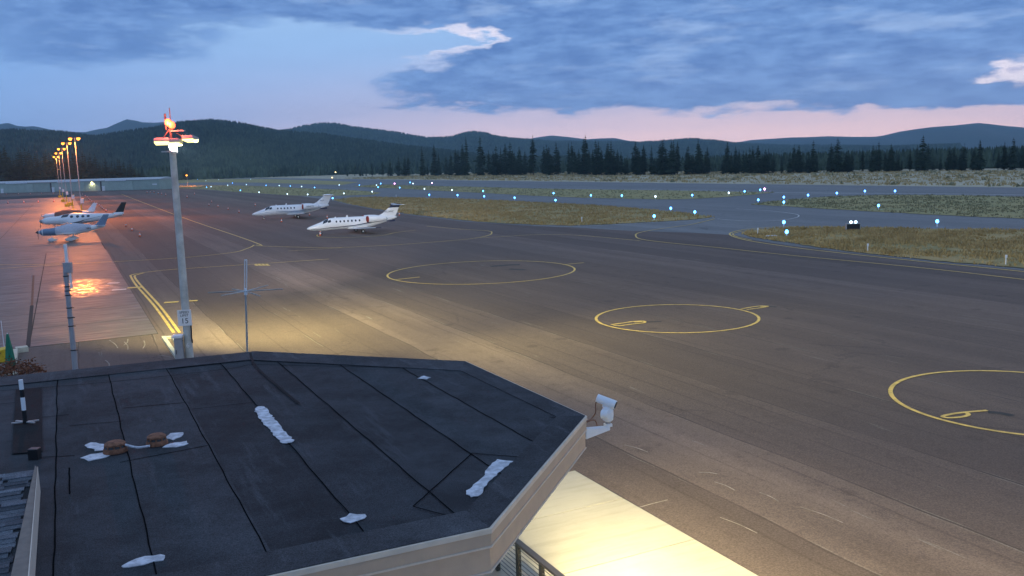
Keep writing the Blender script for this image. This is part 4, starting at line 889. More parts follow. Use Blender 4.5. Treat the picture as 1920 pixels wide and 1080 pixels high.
def prop_plane(label, loc, hdg, s, o_):
    root = thing('propeller_plane', label, 'plane', loc, hdg); root.scale = (s, s, s)
    n0, tl = o_['nose'], o_['tail']; b = o_.get('belly', .75); w = o_.get('w', .58); hh = o_.get('h', .62); zc = b + hh
    H = Hull([(n0, zc - .12, .14, .14), (n0 - .15, zc - .12, .28, .28), (n0 - .5, zc - .14, w * .7, hh * .62), (n0 * .45, zc - .1, w * .92, hh * .78), (n0 * .3, zc - .02, w, hh * .9), (0.1, zc + .05, w, hh), (-.9, zc + .04, w, hh), (tl * .45, zc + .12, w * .72, hh * .74), (tl * .75, zc + .25, w * .4, hh * .45), (tl, zc + .38, .06, .12)])
    fu = H.mesh(20).build('fuselage', M[o_['body']], root, True)
    for sy in (1, -1):
        fl = (lambda q: q) if sy > 0 else (lambda q: math.pi - q); sp_ = o_['span'] / 2
        MB().rings([foil((.9, sy * .25, b + .12), 1.75, .26), foil((.75, sy * sp_ * .5, b + .3), 1.5, .2), foil((.5, sy * sp_, b + .52), 1.0, .1)]).build('wing', M['paint'], root, True)
        zt = zc + .45; MB().rings([foil((tl + 1.15, sy * .05, zt), 1.1, .12), foil((tl + .75, sy * o_['span'] * .16, zt + .02), .7, .07)]).build('stabilizer', M[o_.get('stab', 'paint')], root, True)
        gear(root, -.25, sy * 1.35, b + .15, .22, .045, .12, pant=o_.get('pant'))
        if o_.get('dark'):
            H.band([(.2, fl(-.75)), (-1.5, fl(-.55)), (tl * .6, fl(-.38)), (tl * .97, fl(-.2))], [.04, .42, .7, .4]).build('belly_panel', M['black'], fu)
        if o_.get('windows'):
            H.patch(1.6, .7, fl(.5), fl(1.3), shear=-.25).build('windshield', M['glass'], fu)
            for x in (.15, -.65, -1.35, -2.05): H.oval(x, fl(.45), .22, .26).build('window', M['glass'], fu)
        if o_.get('nose2'): H.patch(n0 - .2, n0 * .42, fl(-1.57), fl(1.57), .008, 8, 10).build('cowl_panel', M[o_['nose2']], fu)
        if o_.get('reg'):
            tme = link('registration', text_mesh(o_['reg'], .36), fu); tme.data.materials.append(M['navy']); x = tl * .5; zz, ry, rz = H.at(x); tme.location = (x, sy * (ry + .05), zz); tme.rotation_euler = (R(90), 0, R(180) if sy > 0 else 0)
    if o_.get('cover'):
        cs = [(n0 * .42, .72), (n0 * .2, .95), (0, 1.12), (-.8, 1.14), (-1.7, 1.05), (tl * .62, .9)]
        rg = []
        for x, k in cs:
            z_, ry, rz = H.at(x); rg.append([Vector((x, (ry + .05) * math.cos(a) * (1.0 if k < 1 else 1.03), z_ + (rz * (1.0 if math.sin(a) < 0 else 1.18 if k > 1 else 1.05) + .04) * math.sin(a))) for a in [R(-25 + 230 * i / 14) for i in range(15)]])
        c_ = MB(); nn = 15
        c_.add([p for r_ in rg for p in r_], [(k * nn + i, k * nn + i + 1, (k + 1) * nn + i + 1, (k + 1) * nn + i) for k in range(len(rg) - 1) for i in range(nn - 1)]); c_.build('cabin_cover', M[o_['cover']], root, True)
    fh = o_.get('finh', 1.5); zt = zc + .4
    fin = MB().rings([foil((tl + 1.9, 0, zt), 1.9, .14, 'x'), foil((tl + 1.0, 0, zt + .35), 1.15, .12, 'x'), foil((tl + .2 - .1 * fh, 0, zt + fh), .7, .08, 'x')]).build('fin', M[o_['fin']], root, True)
    if o_.get('fin_band'): MB().rings([foil((tl + 1.3, 0, zt + .12), 1.45, .2, 'x'), foil((tl + 1.2, 0, zt + .34), 1.36, .19, 'x')]).build('registration_band', M['paint'], fin)
    pr = MB().rings([[Vector((n0 + x, r * math.cos(a), zc - .12 + r * math.sin(a))) for a in [6.2832 * i / 12 for i in range(12)]] for x, r in ((-.02, .2), (.15, .18), (.3, .1), (.4, .02))]).build('spinner', M[o_.get('spin', 'dgrey')], root, True)
    nbl = o_.get('blades', 3)
    for i in range(nbl):
        a = 6.2832 * i / nbl + .5; d_ = Vector((0, math.cos(a), math.sin(a))); sd_ = Vector((.25, -math.sin(a), math.cos(a))).normalized()
        c = Vector((n0 + .1, 0, zc - .12)); L_ = o_.get('blade', .95)
        MB().rings([[c + d_ * q + sd_ * k + Vector((.015 * e, 0, 0)) for k, e in ((-w_, 0), (0, 1), (w_, 0), (0, -1))] for q, w_ in ((.1, .05), (.45, .09), (L_ * .8, .075), (L_, .03))]).build('blade', M['black'], pr)
    gear(root, n0 * .58, 0, b + .2, .2, .04, .1, pant=o_.get('pant'))
    return root
def gp(px, py, z=0.083): p = at(px, py); p.z = z; return p
prop_plane('small low-wing plane with pale cabin cover and slate blue fin, nearest of three', gp(131, 453), R(-165), 1.0,
           dict(nose=3.75, tail=-4.6, span=10.5, body='paint', nose2='sky_blue', cover='cloth', fin='sky_blue', pant='paint', finh=1.55, w=.62, h=.68, belly=.8, reg='N750RV', stab='sky_blue'))
prop_plane('white turboprop with black tail fin and black belly, middle of three', gp(141, 433), R(-167), 1.12,
           dict(nose=4.3, tail=-6.6, span=11.5, body='paint', dark=True, windows=True, fin='black', fin_band=True, finh=1.75, w=.72, h=.8, belly=.85, blades=4, blade=1.1, stab='paint', spin='alu'))
prop_plane('small white plane with brown cabin cover, farthest of three', gp(122, 420), R(-168), 1.05,
           dict(nose=3.4, tail=-5.0, span=10.5, body='paint', cover='browncloth', fin='paint', finh=1.5, w=.62, h=.7, belly=.85, spin='paint', blades=2))

# ================================================================== CONES, TAXI LIGHTS, SIGNS
cone0 = None
def cone(px, py, lab, grp, s=1.0, z=apz):
    global cone0
    if cone0 is None:
        cone0 = thing('traffic_cone', lab, 'cone', (0, 0, 0), 0, grp)
        MB().box((0, 0, .03), (.4, .4, .06)).build('base', M['black'], cone0); MB().lathe([(.16, .06), (.11, .3)], 14).build('body', M['orange'], cone0, True)
        MB().lathe([(.112, .3), (.072, .52)], 14).build('reflective_band', M['wht'], cone0, True); MB().lathe([(.07, .52), (.035, .75)], 14).build('tip', M['orange'], cone0, True); o = cone0
    else: o = copy_tree(cone0)
    tag(o, lab, 'cone', grp); p = at(px, py); p.z = z; o.location = p; o.scale = (s, s, s); return o
for px_, py_, lab in ((600.7, 443.5, 'orange and white cone at the nose wheel of the navy-tailed jet'), (528, 417.5, 'orange and white cone on the apron before the far jet'), (613.5, 410.5, 'orange and white cone above the cockpit of the navy-tailed jet'),
                      (580.6, 405, 'orange and white cone under the tail of the far jet'), (478.4, 386, 'orange and white cone behind the nose of the far jet'), (448.4, 399.5, 'orange and white cone left of the nose of the far jet'),
                      (236.5, 426, 'orange and white cone just behind the black tail fin'), (247.5, 434, 'second orange and white cone behind the black tail fin'), (262.5, 445, 'third orange and white cone behind the black tail fin'), (749, 405, 'orange and white cone at the grass edge behind the navy fin')):
    cone(px_, py_, lab, 'cones around the parked aircraft', .9)
for px_, py_ in ((392, 386), (397, 380), (409, 389), (428, 394), (479, 387)): cone(px_, py_, 'white and orange cone in the cluster left of the far jet', 'cones left of the far jet', .95)
for i in range(13):
    f = i / 12; cone(155 + 45 * f + 1.5 * math.sin(i), 366 + 31 * f ** .95, ORD[i] + ' cone from the hangar end in the slanting row towards the black tail fin', 'row of cones behind the planes', 1.0, .083)
for px_, py_ in ((276, 362), (282, 362), (289, 362), (297, 364), (303, 365), (311, 367), (351, 371), (365, 365)): cone(px_, py_, 'small white cone near the end of the hangar', 'cones by the hangar end', 1.3)
for px_, py_ in ((12, 365.5), (35, 365), (57, 364.5), (78, 364), (100, 364), (15, 382), (45, 381), (72, 380), (101, 379)): cone(px_, py_, 'small white cone among the empty stands before the hangar', 'cones before the hangar', 1.2, .083)

tl_protos = {}
def taxi_light(px, py, lab, grp, m='blue', s=1.0):
    if m not in tl_protos:
        o = thing('taxiway_light', lab, 'airfield light', (0, 0, 0), 0, grp)
        MB().tube((0, 0, 0), (0, 0, .42), .05, .05, 6).build('stake', M['wht'], o); MB().lathe([(.05, .4), (.15, .46), (.19, .6), (.13, .76), (.03, .82)], 10).build('lens', M[m], o, True); tl_protos[m] = o
    else: o = copy_tree(tl_protos[m])
    tag(o, lab, 'airfield light', grp); p = at(px, py + 2.2); p.z = .07; o.location = p; o.scale = (s, s, s)
edge = [('mid', (1041.7, 379), (1257.8, 396), (1302.8, 403.5), (1226.6, 411.7), (965, 374), (908, 371), (858, 368.5), (805, 367.6), (624, 374)),
        ('tip', (1469.6, 424.6), (1475, 444), (1757, 423.6)), ('right', (1421.7, 379.5), (1469.6, 374), (1469.6, 384), (1515, 370), (1569, 366), (1621.5, 362), (1678, 362), (1647, 391.5)),
        ('strip', (1038, 365), (1108, 369.5), (1166, 370), (1229, 372), (1298, 369.5), (1366.5, 365), (1396, 362), (1425.5, 359), (906, 360), (847.5, 358), (796, 355.6), (749.6, 353), (709, 352)),
        ('low', (499, 347.5), (523.6, 348), (544.6, 349), (565.6, 350), (590, 352), (577, 366), (645, 364), (539, 365), (486, 361.4), (698, 360.5), (451, 357.5), (387.5, 351), (396, 350), (427, 347), (462, 346)),
        ('left', (370, 335), (386, 338), (410, 336), (436, 342.5), (470, 335), (636, 347), (674, 347.5), (706, 347.5))]
names = dict(mid='the tawny island behind the jets', tip='the grass island at the right edge', right='the grass island by the taxiway bend', strip='the green strip beside the runway', low='the grass behind the far jet', left='the distant grass left of the runway')
for row in edge:
    cnt = {'blue': 0, 'cyan': 0}
    for i, (px_, py_) in enumerate(sorted(row[1:])):
        m_ = 'cyan' if row[0] in ('low', 'left') and i % 3 or row[0] == 'strip' and i in (2, 3, 8, 10) else 'blue'
        cnt[m_] += 1; taxi_light(px_, py_, ('blue' if m_ == 'blue' else 'white') + ' taxiway light bordering ' + names[row[0]] + ', ' + ORD[cnt[m_] - 1] + ' such from left', 'taxiway lights', m_, 1.0 if row[0] not in ('low', 'left') else .9)
for px_, py_, m_ in ((714, 345, 'blue'), (740, 345, 'mag'), (769, 342.7, 'blue'), (774.5, 345, 'cyan'), (810, 343.7, 'mag'), (1433.6, 358, 'mag')):
    taxi_light(px_, py_, {'blue': 'blue', 'mag': 'magenta', 'cyan': 'white'}[m_] + ' light along the near runway edge', 'runway edge lights', m_, 1.1)
# reflective stakes
st0 = None
for px_, py_, lab in ((1420.7, 441, 'white stake at the tip of the right-hand island'), (1626.7, 474, 'white stake in the dry grass below the black sign'), (1885.5, 498, 'white stake at the right edge of the photo'), (743, 371, 'white stake above the fin of the navy-tailed jet'), (1091, 418, 'white stake at the lower edge of the tawny island')):
    t = thing('marker_stake', lab, 'stake', at(px_, py_), 0, 'white marker stakes'); MB().tube((0, 0, 0), (0, 0, .8), .05, .05, 6).build('post', M['wht'], t); MB().box((0, -.03, .72), (.16, .05, .22)).build('reflector', M['pale_sheen'], t)
t = thing('marker_board', 'low white board lying on the tip of the right-hand island', 'marker', at(1446.6, 446)); MB().box((0, 0, .2), (1.1, .5, .12)).build('board', M['wht'], t, bevel=.02); MB().box((-.4, 0, .1), (.1, .4, .12)).build('foot', M['grey'], t); MB().box((.4, 0, .1), (.1, .4, .12)).build('foot', M['grey'], t)
sgp = at(1599, 434); t = thing('taxiway_sign', 'black-faced taxiway sign with lamps on top, on the right-hand island', 'sign', sgp)
MB().box((0, 0, .55), (1.5, .25, .6)).build('panel', M['black'], t, bevel=.02)
for sx in (-.78, .78): MB().box((sx, 0, .55), (.08, .32, .68)).build('end_frame', M['galv'], t)
MB().box((0, 0, .88), (1.5, .28, .06)).build('top_frame', M['galv'], t)
for sx in (-.6, .6): MB().tube((sx, 0, 0), (sx, 0, .25), .05).build('leg', M['galv'], t)
for sx, m_ in ((-.22, 'cyan'), (.3, 'cyan')): MB().lathe([(.03, 0), (.16, .06), (.17, .2), (.05, .3)], 10, (sx, 0, .92)).build('lamp', M[m_], t, True)
for px_, py_, lab, hh in ((630, 323, 'upper warm house light among the distant pines', 6.0), (623, 333, 'lower warm house light at the edge of the distant pines', 1.6)):
    b_ = at(px_, 335.5); t = thing('yard_light', lab, 'lamp', b_); zt = on(px_, py_, b_.y).z
    MB().tube((0, 0, 0), (0, 0, zt), .1, .08, 6).build('post', M['dgrey'], t); MB().lathe([(.05, -.3), (.5, -.1), (.5, .1), (.05, .4)], 8, (0, -.3, zt)).build('lamp', M['warm'], t, True)

# ================================================================== TERMINAL BUILDING (octagonal end with flat roof)
ZR = 5.0
c1 = Vector((-5.69, 19.33)); c2 = Vector((-1.0, 17.69)); c3 = Vector((1.08, 13.55)); c4 = Vector((-.33, 9.36)); c5 = Vector((-4.5, 7.42))
p0 = Vector((-16.0, 15.32)); p6 = Vector((-9.0, 5.6)); p7 = Vector((-16.0, 5.0))
OCT = [p0, c1, c2, c3, c4, c5, p6, p7]                         # clockwise from above
def inset(poly, ds):
    """move each edge of a clockwise polygon inwards by its own distance"""
    n = len(poly); L = []
    for i in range(n):
        a, b = poly[i], poly[(i + 1) % n]; t_ = (b - a).normalized(); nr = Vector((t_.y, -t_.x))
        d_ = ds[i] if isinstance(ds, (list, tuple)) else ds; L.append((a + nr * d_, t_))
    out = []
    for i in range(n):
        a, t1 = L[i - 1]; b, t2 = L[i]; den = t1.x * t2.y - t1.y * t2.x
        if abs(den) < 1e-6: out.append(b); continue
        k = ((b.x - a.x) * t2.y - (b.y - a.y) * t2.x) / den; out.append(a + t1 * k)
    return out
def clip(poly, nrm, d, keep_less):
    out = []
    for i in range(len(poly)):
        a, b = poly[i - 1], poly[i]; fa = a.dot(nrm) - d; fb = b.dot(nrm) - d
        if not keep_less: fa, fb = -fa, -fb
        if (fa <= 0) != (fb <= 0): out.append(a + (b - a) * (fa / (fa - fb)))
        if fb <= 0: out.append(b)
    return out
def flat(poly): return [(p.x, p.y) for p in reversed(poly)]     # counter-clockwise
term = thing('terminal_building', 'tan terminal with dark flat octagonal roof in the foreground', 'building', (0, 0, 0))
wl = MB(); wl.prism(flat(inset(OCT, [.8, .9, 3.0, 3.0, 2.5] + [.05] * 3)), 0.0, 4.5); wl.build('wall', M['wall'], term)
sf = MB(); sf.prism(flat(inset(OCT, .06)), 4.56, 4.62); sf.build('soffit', M['soffit'], term)
dk = MB(); dk.prism(flat(inset(OCT, .03)), 4.64, ZR - .004); deck = dk.build('roof', M['memb_edge'], term)
# fascia: three boards per side
for i in range(5):
    a, b = OCT[i], OCT[i + 1]
    for nm, o0, z0, z1, m_ in (('fascia', .0, 4.52, 4.795, 'fascia'), ('trim_strip', .028, 4.797, 4.818, 'trim'), ('fascia', .018, 4.82, 4.962, 'fascia'), ('roof_edge', .032, 4.964, 5.022, 'trim'), ('drip_edge', .012, 4.50, 4.518, 'trim')):
        q_ = inset([Vector(v_) for v_ in OCT], -o0); pa, pb = q_[i], q_[i + 1]; r_ = inset([Vector(v_) for v_ in OCT], .05); ra, rb = r_[i], r_[i + 1]
        mb = MB(); mb.prism([(pb.x, pb.y), (pa.x, pa.y), (ra.x, ra.y), (rb.x, rb.y)], z0, z1); mb.build(nm, M[m_], term)
# perimeter membrane, one sheet per side
INS = [.85, .78, .40, .42, .55, .3, .3, .3]
inn = inset(OCT, INS); out_ = inset(OCT, .0)
for i in range(5):
    mb = MB(); mb.prism(flat([out_[i], out_[i + 1], inn[i + 1], inn[i]]), ZR + .022, ZR + .034); mb.build('perimeter_sheet', M['memb_edge'], deck)
seams = [-9.0, -7.95, -6.9, -5.85, -4.8, -3.75, -2.7, -1.55, -.38, .54, 1.62, 2.67, 3.73, 4.76, 5.74, 9.0]
V2 = Vector((V.x, V.y)); U2 = Vector((U.x, U.y))
for k in range(len(seams) - 1):
    pg = clip(clip(inn, V2, seams[k] - .04, False), V2, seams[k + 1], True)
    if len(pg) < 3: continue
    zt = ZR + .006 + .0035 * (k % 5); mb = MB(); mb.prism(flat(pg), ZR - .002, zt); sh = mb.build('membrane_sheet', M['memb'], deck)
    us = [p.dot(U2) for p in pg if abs(p.dot(V2) - (seams[k] - .04)) < .02]
    if len(us) == 2:
        u0, u1 = min(us), max(us); vv = seams[k] - .04; pts_ = []
        for q in range(25):
            uu = u0 + (u1 - u0) * q / 24; j_ = .006 * math.sin(q * 2.1 + k) + .005 * math.sin(q * 5.3 + k); pts_.append(U2 * uu + V2 * (vv + j_))
        mb = MB(); mb.ribbon(pts_, .016, ZR + .024); mb.build('seam_line', M['tar'], sh)
def roofline(pts, w, m='tar', z=ZR + .026, name='seam_line', n=4, jit=.008):
    P_ = smooth_line([at(x, y, ZR) for x, y in pts], n); rr = random.Random(int(pts[0][0])); 
    P_ = [p + Vector((rr.uniform(-jit, jit), rr.uniform(-jit, jit), 0)) for p in P_]
    mb = MB(); mb.ribbon(P_, w, z); return mb.build(name, M[m], deck)
for l_ in ([(130, 801), (232, 792)], [(230, 768), (350, 757)], [(360, 770), (475, 757)], [(70, 861), (140, 857)], [(80, 785), (130, 780)], [(0, 760), (30, 757)], [(225, 870), (390, 838)],
           [(775, 953), (885, 853)], [(885, 853), (985, 861)], [(775, 953), (912, 991)], [(1030, 785), (1063, 787)], [(130, 880), (131, 930)], [(530, 687), (700, 690), (862, 691)], [(0, 735), (210, 718), (425, 694), (470, 686), (535, 687)]):
    roofline(l_, .018, n=10, jit=.004)
roofline([(470, 664), (480, 690), (560, 760)], .05, 'memb_dark', ZR + .036, 'seam_strip')
# dark repair strip
mb = MB(); mb.prism([tuple(at(x, y, ZR)[:2]) for x, y in ((23, 855), (80, 850), (78, 729), (30, 734))], ZR + .024, ZR + .034); mb.build('repair_strip', M['memb_dark'], deck)
# irregular white coating patches
def white_patch(outline, seed):
    rr = random.Random(seed); P_ = [at(x, y, ZR) for x, y in outline]; out = []
    for i in range(len(P_)):
        a, b = P_[i], P_[(i + 1) % len(P_)]; n_ = max(2, int((b - a).length / .07)); nn = Vector((-(b - a).y, (b - a).x, 0)).normalized()
        for k in range(n_): out.append(a + (b - a) * (k / n_) + nn * rr.uniform(-.022, .022))
    ar = sum(out[i - 1].x * out[i].y - out[i].x * out[i - 1].y for i in range(len(out)))
    if ar < 0: out.reverse()
    mb = MB(); mb.prism([(p.x, p.y) for p in out], ZR + .02, ZR + .029); return mb.build('coating_patch', M['patch'], deck)
for i, o_ in enumerate(([(477, 770), (484, 765), (496, 765), (510, 782), (530, 806), (550, 828), (546, 833), (528, 834), (508, 812), (490, 790)], [(874, 930), (876, 924), (905, 898), (922, 872), (932, 865), (962, 868), (945, 880), (920, 905), (897, 934), (882, 936)],
                        [(640, 977), (655, 968), (685, 968), (684, 976), (655, 985)], [(783, 712), (795, 707), (807, 710), (800, 714)], [(228, 1066), (255, 1052), (290, 1045), (308, 1046), (306, 1054), (270, 1062), (240, 1069)])): white_patch(o_, 60 + i)
# two clay vent caps on white saddles with a pale pipe between them
for i, o_ in enumerate(([(158, 838), (170, 833), (196, 836), (198, 846), (180, 848)], [(151, 862), (170, 855), (205, 851), (215, 853), (190, 863), (165, 868)], [(308, 825), (320, 816), (342, 814), (345, 818), (325, 828)], [(305, 842), (320, 834), (350, 830), (354, 835), (330, 842)])): white_patch(o_, 80 + i)
for (x, y), s in (((217, 850), 1.0), (((295, 836)), .92)):
    p = at(x, y, ZR); p.z = ZR + .03; vn = MB().lathe([(.17 * s, 0), (.165 * s, .04), (.15 * s, .065)], 20, p).build('roof_vent', M['rust'], deck, True)
    MB().lathe([(.15 * s, .067), (.138 * s, .085), (.13 * s, .105)], 20, p).build('louvre_ring', M['black'], vn); MB().lathe([(.145 * s, .10), (.145 * s, .122), (.11 * s, .145), (.05, .15)], 20, p).build('cap', M['rust'], vn, True)
    for q in range(10):
        a = 6.2832 * q / 10; MB().box((p.x + .142 * s * math.cos(a), p.y + .142 * s * math.sin(a), p.z + .085), (.025, .012, .035), Matrix.Rotation(a + 1.57, 3, 'Z')).build('louvre_rib', M['rust'], vn)
pa, pb = at(235, 834, ZR + .12), at(280, 836, ZR + .12); MB().path(smooth_line([pa, (pa + pb) / 2 - Vector((0, 0, .03)), pb], 4), .018).build('pipe', M['patch'], deck)
mb = MB(); p = at(66, 862, ZR); mb.box((p.x, p.y, ZR + .09), (.14, .12, .16)).build('scupper', M['black'], deck, bevel=.01)
# lamps under the eave that wash the pad and the near apron
def eave_lamp(pt, dirv, energy, spot=150, tilt=2.4, dn=4.0, col=(1.0, .90, .52)):
    h_ = MB().box((pt[0], pt[1], 4.36), (.28, .28, .22), Matrix.Rotation(math.atan2(dirv[1], dirv[0]), 3, 'Z')).build('eave_lamp', M['dgrey'], term, bevel=.02)
    MB().box((pt[0] + dirv[0] * .1, pt[1] + dirv[1] * .1, 4.22), (.2, .2, .05), Matrix.Rotation(math.atan2(dirv[1], dirv[0]), 3, 'Z')).build('lens', M['warm'], h_)
    add_light('SPOT', 'eave_light', (pt[0] + dirv[0] * .1, pt[1] + dirv[1] * .1, 4.15), energy, col, term, aim=(pt[0] + dirv[0] * tilt, pt[1] + dirv[1] * tilt, 4.15 - dn), size=.12, spot=R(spot), blend=.8)
em = (c2 + c3) / 2 - V2 * 1.0; eave_lamp(em, V2, 9500, 126, 12, 1.3)
nrm12 = Vector((math.cos(R(70.7)), math.sin(R(70.7)))); em = (c1 + c2) / 2 - nrm12 * .6; eave_lamp(em, nrm12, 2200, 136, 12.0, 1.2)
nrm34 = Vector((math.cos(R(-18.6)), math.sin(R(-18.6)))); em = (c3 + c4) / 2 - nrm34 * 1.2; eave_lamp(em, nrm34, 9500, 134, 12.0, 1.8)

# shingled roof edge at the lower left
wing = thing('shingled_roof', 'blue-grey shingled roof with weathered edge board at lower left', 'roof', (0, 0, 0))
ZS = 5.3; E0 = at(66, 877, ZS); E1 = at(22, 1080, ZS); ed = (E1 - E0).normalized(); ev = Vector((-ed.y, ed.x, 0)); EL = 6.0
if ev.x < 0: ev = -ev
mb = MB(); a, b, c, d = E0 - ev * 3.0 - ed * .02, E0 - ed * .02, E0 + ed * EL, E0 + ed * EL - ev * 3.0
mb.prism([(q.x, q.y) for q in (a, d, c, b)], 4.9, ZS - .03); mb.build('roof_deck', M['memb'], wing)
r0, r1 = at(72, 884, ZS - .02), at(57, 1080, ZS - .02); rd = (r1 - r0) / (r1 - r0).length
for nm, w0, w1, z0, z1, m_ in (('edge_board', 0, .93, 4.9, ZS + .03, 'wood'), ('drip_edge', .93, 1.0, 4.9, ZS + .045, 'trim')):
    A0 = E0 + (r0 - E0) * w0; A1 = E0 + (r0 - E0) * w1; B0 = E1 + (r1 - E1) * w0; B1 = E1 + (r1 - E1) * w1; ext = 1.6
    B0 = A0 + (B0 - A0) * ext; B1 = A1 + (B1 - A1) * ext; mb = MB(); mb.prism([(q.x, q.y) for q in (A0, B0, B1, A1)], z0, z1); mb.build(nm, M[m_], wing)
shm = []
for i in range(4):
    mb = MB(); L_ = (.30, .26, .34, .28)[i]; mb.add([(-L_ / 2, -.09, 0), (L_ / 2, -.09, 0), (L_ / 2, .07, 0), (-L_ / 2, .07, 0), (-L_ / 2, -.09, .015), (L_ / 2, -.09, .013), (L_ / 2, .07, .006), (-L_ / 2, .07, .006)],
                   [(3, 2, 1, 0), (4, 5, 6, 7), (0, 1, 5, 4), (1, 2, 6, 5), (2, 3, 7, 6), (3, 0, 4, 7)]); shm.append(mb.mesh('shingle', M['shingle']))
rsx = random.Random(9); rz_s = math.atan2(ev.y, ev.x)
for i in range(38):
    s_ = .08 + i * .13; off = .14 + rsx.uniform(0, .1)
    while off < 2.1:
        o = link('shingle', shm[rsx.randrange(4)], wing); p = E0 + ed * s_ - ev * off; o.location = (p.x, p.y, ZS - .028 + rsx.uniform(0, .012)); o.rotation_euler = (0, 0, rz_s + rsx.uniform(-.02, .02)); off += rsx.uniform(.28, .34)

# patio railing
RA = at(966, 1013, 1.22); rail = thing('patio_railing', 'dark cable railing below the roof corner on the pale pad', 'railing', (0, 0, 0))
def rp(s, z, o=0.0): q = RA + U * s + V * o; return Vector((q.x, q.y, z))
rr_ = math.atan2(U.y, U.x); mid_ = rp(2.2, 1.22)
MB().box(mid_, (9.0, .14, .06), Matrix.Rotation(rr_, 3, 'Z')).build('top_rail', M['rail'], rail, bevel=.008)
for k in range(-2, 6): q = rp(k * 1.02 + .12, .69); MB().box(q, (.09, .09, 1.0), Matrix.Rotation(rr_, 3, 'Z')).build('post', M['rail'], rail, bevel=.006)
for k in range(9): MB().tube(rp(-2.2, .30 + k * .098), rp(6.6, .30 + k * .098), .008, .008, 6).build('cable', M['dgrey'], rail)

# security camera on its bracket at the roof corner
PB = on(1140, 800, 14.0); ptz = thing('security_camera', 'white pan-tilt security camera on a bracket at the roof corner', 'camera', PB)
arm0 = Vector((1.06, 13.62, 4.72)) - PB
am = MB(); dirv = -arm0.normalized(); am.rings([[Vector(c_) + Vector((0, 0, dz)) + Vector((-dirv.y, dirv.x, 0)) * dy for dy, dz in ((-w_, -h_), (w_, -h_), (w_, h_), (-w_, h_))] for c_, w_, h_ in ((arm0, .06, .085), (Vector((0, 0, -.02)), .05, .03))]); am.build('bracket', M['wht'], ptz, bevel=.01)
MB().box((0, 0, .03), (.11, .11, .05), Matrix.Rotation(.4, 3, 'Z')).build('foot', M['wht'], ptz, bevel=.008); MB().tube((0, 0, .05), (0, 0, .12), .045, .05, 14).build('neck', M['grey'], ptz, True)
hb = MB(); hb.rings([[Vector((r * .9 * math.cos(a), r * math.sin(a), z)) for a in [6.2832 * i / 18 for i in range(18)]] for z, r in ((.10, .07), (.12, .095), (.2, .105), (.29, .10), (.335, .075), (.35, .03))]); hb.build('pan_tilt_body', M['wht'], ptz, True)
MB().tube((-.10, -.055, .23), (.0, -.105, .23), .075, .07, 18).build('tilt_cover', M['wht'], ptz, True)
hx_ = Vector((.88, -.36, -.30)).normalized(); hc = Vector((-.02, 0, .42)); hs_ = MB().tube(hc - hx_ * .16, hc + hx_ * .16, .068, .072, 20).build('housing', M['wht'], ptz, True)
MB().tube(hc + hx_ * .158, hc + hx_ * .166, .06, .058, 18).build('lens_window', M['black'], hs_); sv = MB(); up_ = hx_.cross(Vector((0, 1, 0))).normalized(); MB().box(hc + Vector((0, 0, -.075)), (.12, .05, .04), Matrix.Rotation(-.39, 3, 'Z')).build('mount_saddle', M['wht'], hs_)
k0 = hc - hx_ * .16; MB().path(smooth_line([k0 + Vector((0, 0, -.02)), k0 + Vector((-.03, 0, -.12)), k0 + Vector((-.03, 0, -.24)), k0 + Vector((-.1, 0, -.34)), arm0 + Vector((.02, .02, .16)), arm0 + Vector((-.02, .0, .12))], 5), .009, 6).build('cable', M['rust'], ptz, True)
MB().path(smooth_line([arm0 + Vector((.06, .02, .18)), arm0 * .55 + Vector((0, 0, .17)), arm0 * .45 + Vector((0, 0, .06))], 5), .009, 6).build('cable', M['rust'], ptz, True)

# ground-plane antenna on the far eave
an0 = on(463, 672, 19.5); an1 = on(460.5, 546, 19.5); an2 = on(460.5, 487, 19.5)
ant = thing('whip_antenna', 'grey ground-plane antenna with six radials on the far roof edge', 'antenna', (0, 0, 0))
MB().tube(an0 + Vector((0, 0, -.3)), an1, .022, .02, 10).build('mast', M['galv'], ant, True); MB().tube(an1 - Vector((0, 0, .08)), an1 + Vector((0, 0, .06)), .04, .03, 10).build('hub', M['wht'], ant)
MB().box(an0 + Vector((0, -.06, -.12)), (.1, .2, .16)).build('bracket', M['galv'], ant)
for k in range(6): a = R(8 + 60 * k); MB().tube(an1, an1 + Vector((math.cos(a) * .80, math.sin(a) * .80, .03 * math.sin(a * 2))), .013, .011, 6).build('radial', M['galv'], ant)
w_ = .022; lp_ = smooth_line([an1 + Vector((-w_, 0, 0)), an2 + Vector((-w_, 0, -.06)), an2 + Vector((-w_ * .6, 0, -.01)), an2 + Vector((w_ * .6, 0, -.01)), an2 + Vector((w_, 0, -.06)), an1 + Vector((w_, 0, 0))], 4)
MB().path(lp_, .011, 6).build('folded_element', M['wht'], ant)
# stepped pole with cell antennas, left
SPB = at(146.5, 742); SP_D = SPB.y; tz = on(124.5, 492, SP_D).z
spole = thing('stepped_pole', 'slim grey pole with climbing pegs and white tube antennas on top', 'pole', SPB)
MB().tube((0, 0, 0), (0, 0, tz), .115, .085, 12).build('shaft', M['grey'], spole, True); MB().tube((-.09, .03, .3), (-.075, .03, tz - .1), .02, .02, 6).build('cable_run', M['black'], spole)
for z in (tz - .55, tz - .98, tz - 1.15, tz - 1.33, tz - 1.85, tz - 2.25, tz - 2.6, tz - 3.6): MB().tube((0, -.03, z), (.22, -.05, z), .018, .016, 6).build('peg', M['black'], spole); MB().tube((0, 0, z - .02), (0, 0, z + .02), .12, .12, 12).build('strap', M['black'], spole)
for dx, z0, z1, r_, m_ in ((.12, tz - .2, tz + .75, .065, 'wht'), (.2, tz - 1.05, tz - .15, .045, 'wht')): MB().tube((dx, -.06, z0), (dx, -.06, z1), r_, r_, 12).build('tube_antenna', M[m_], spole, True)
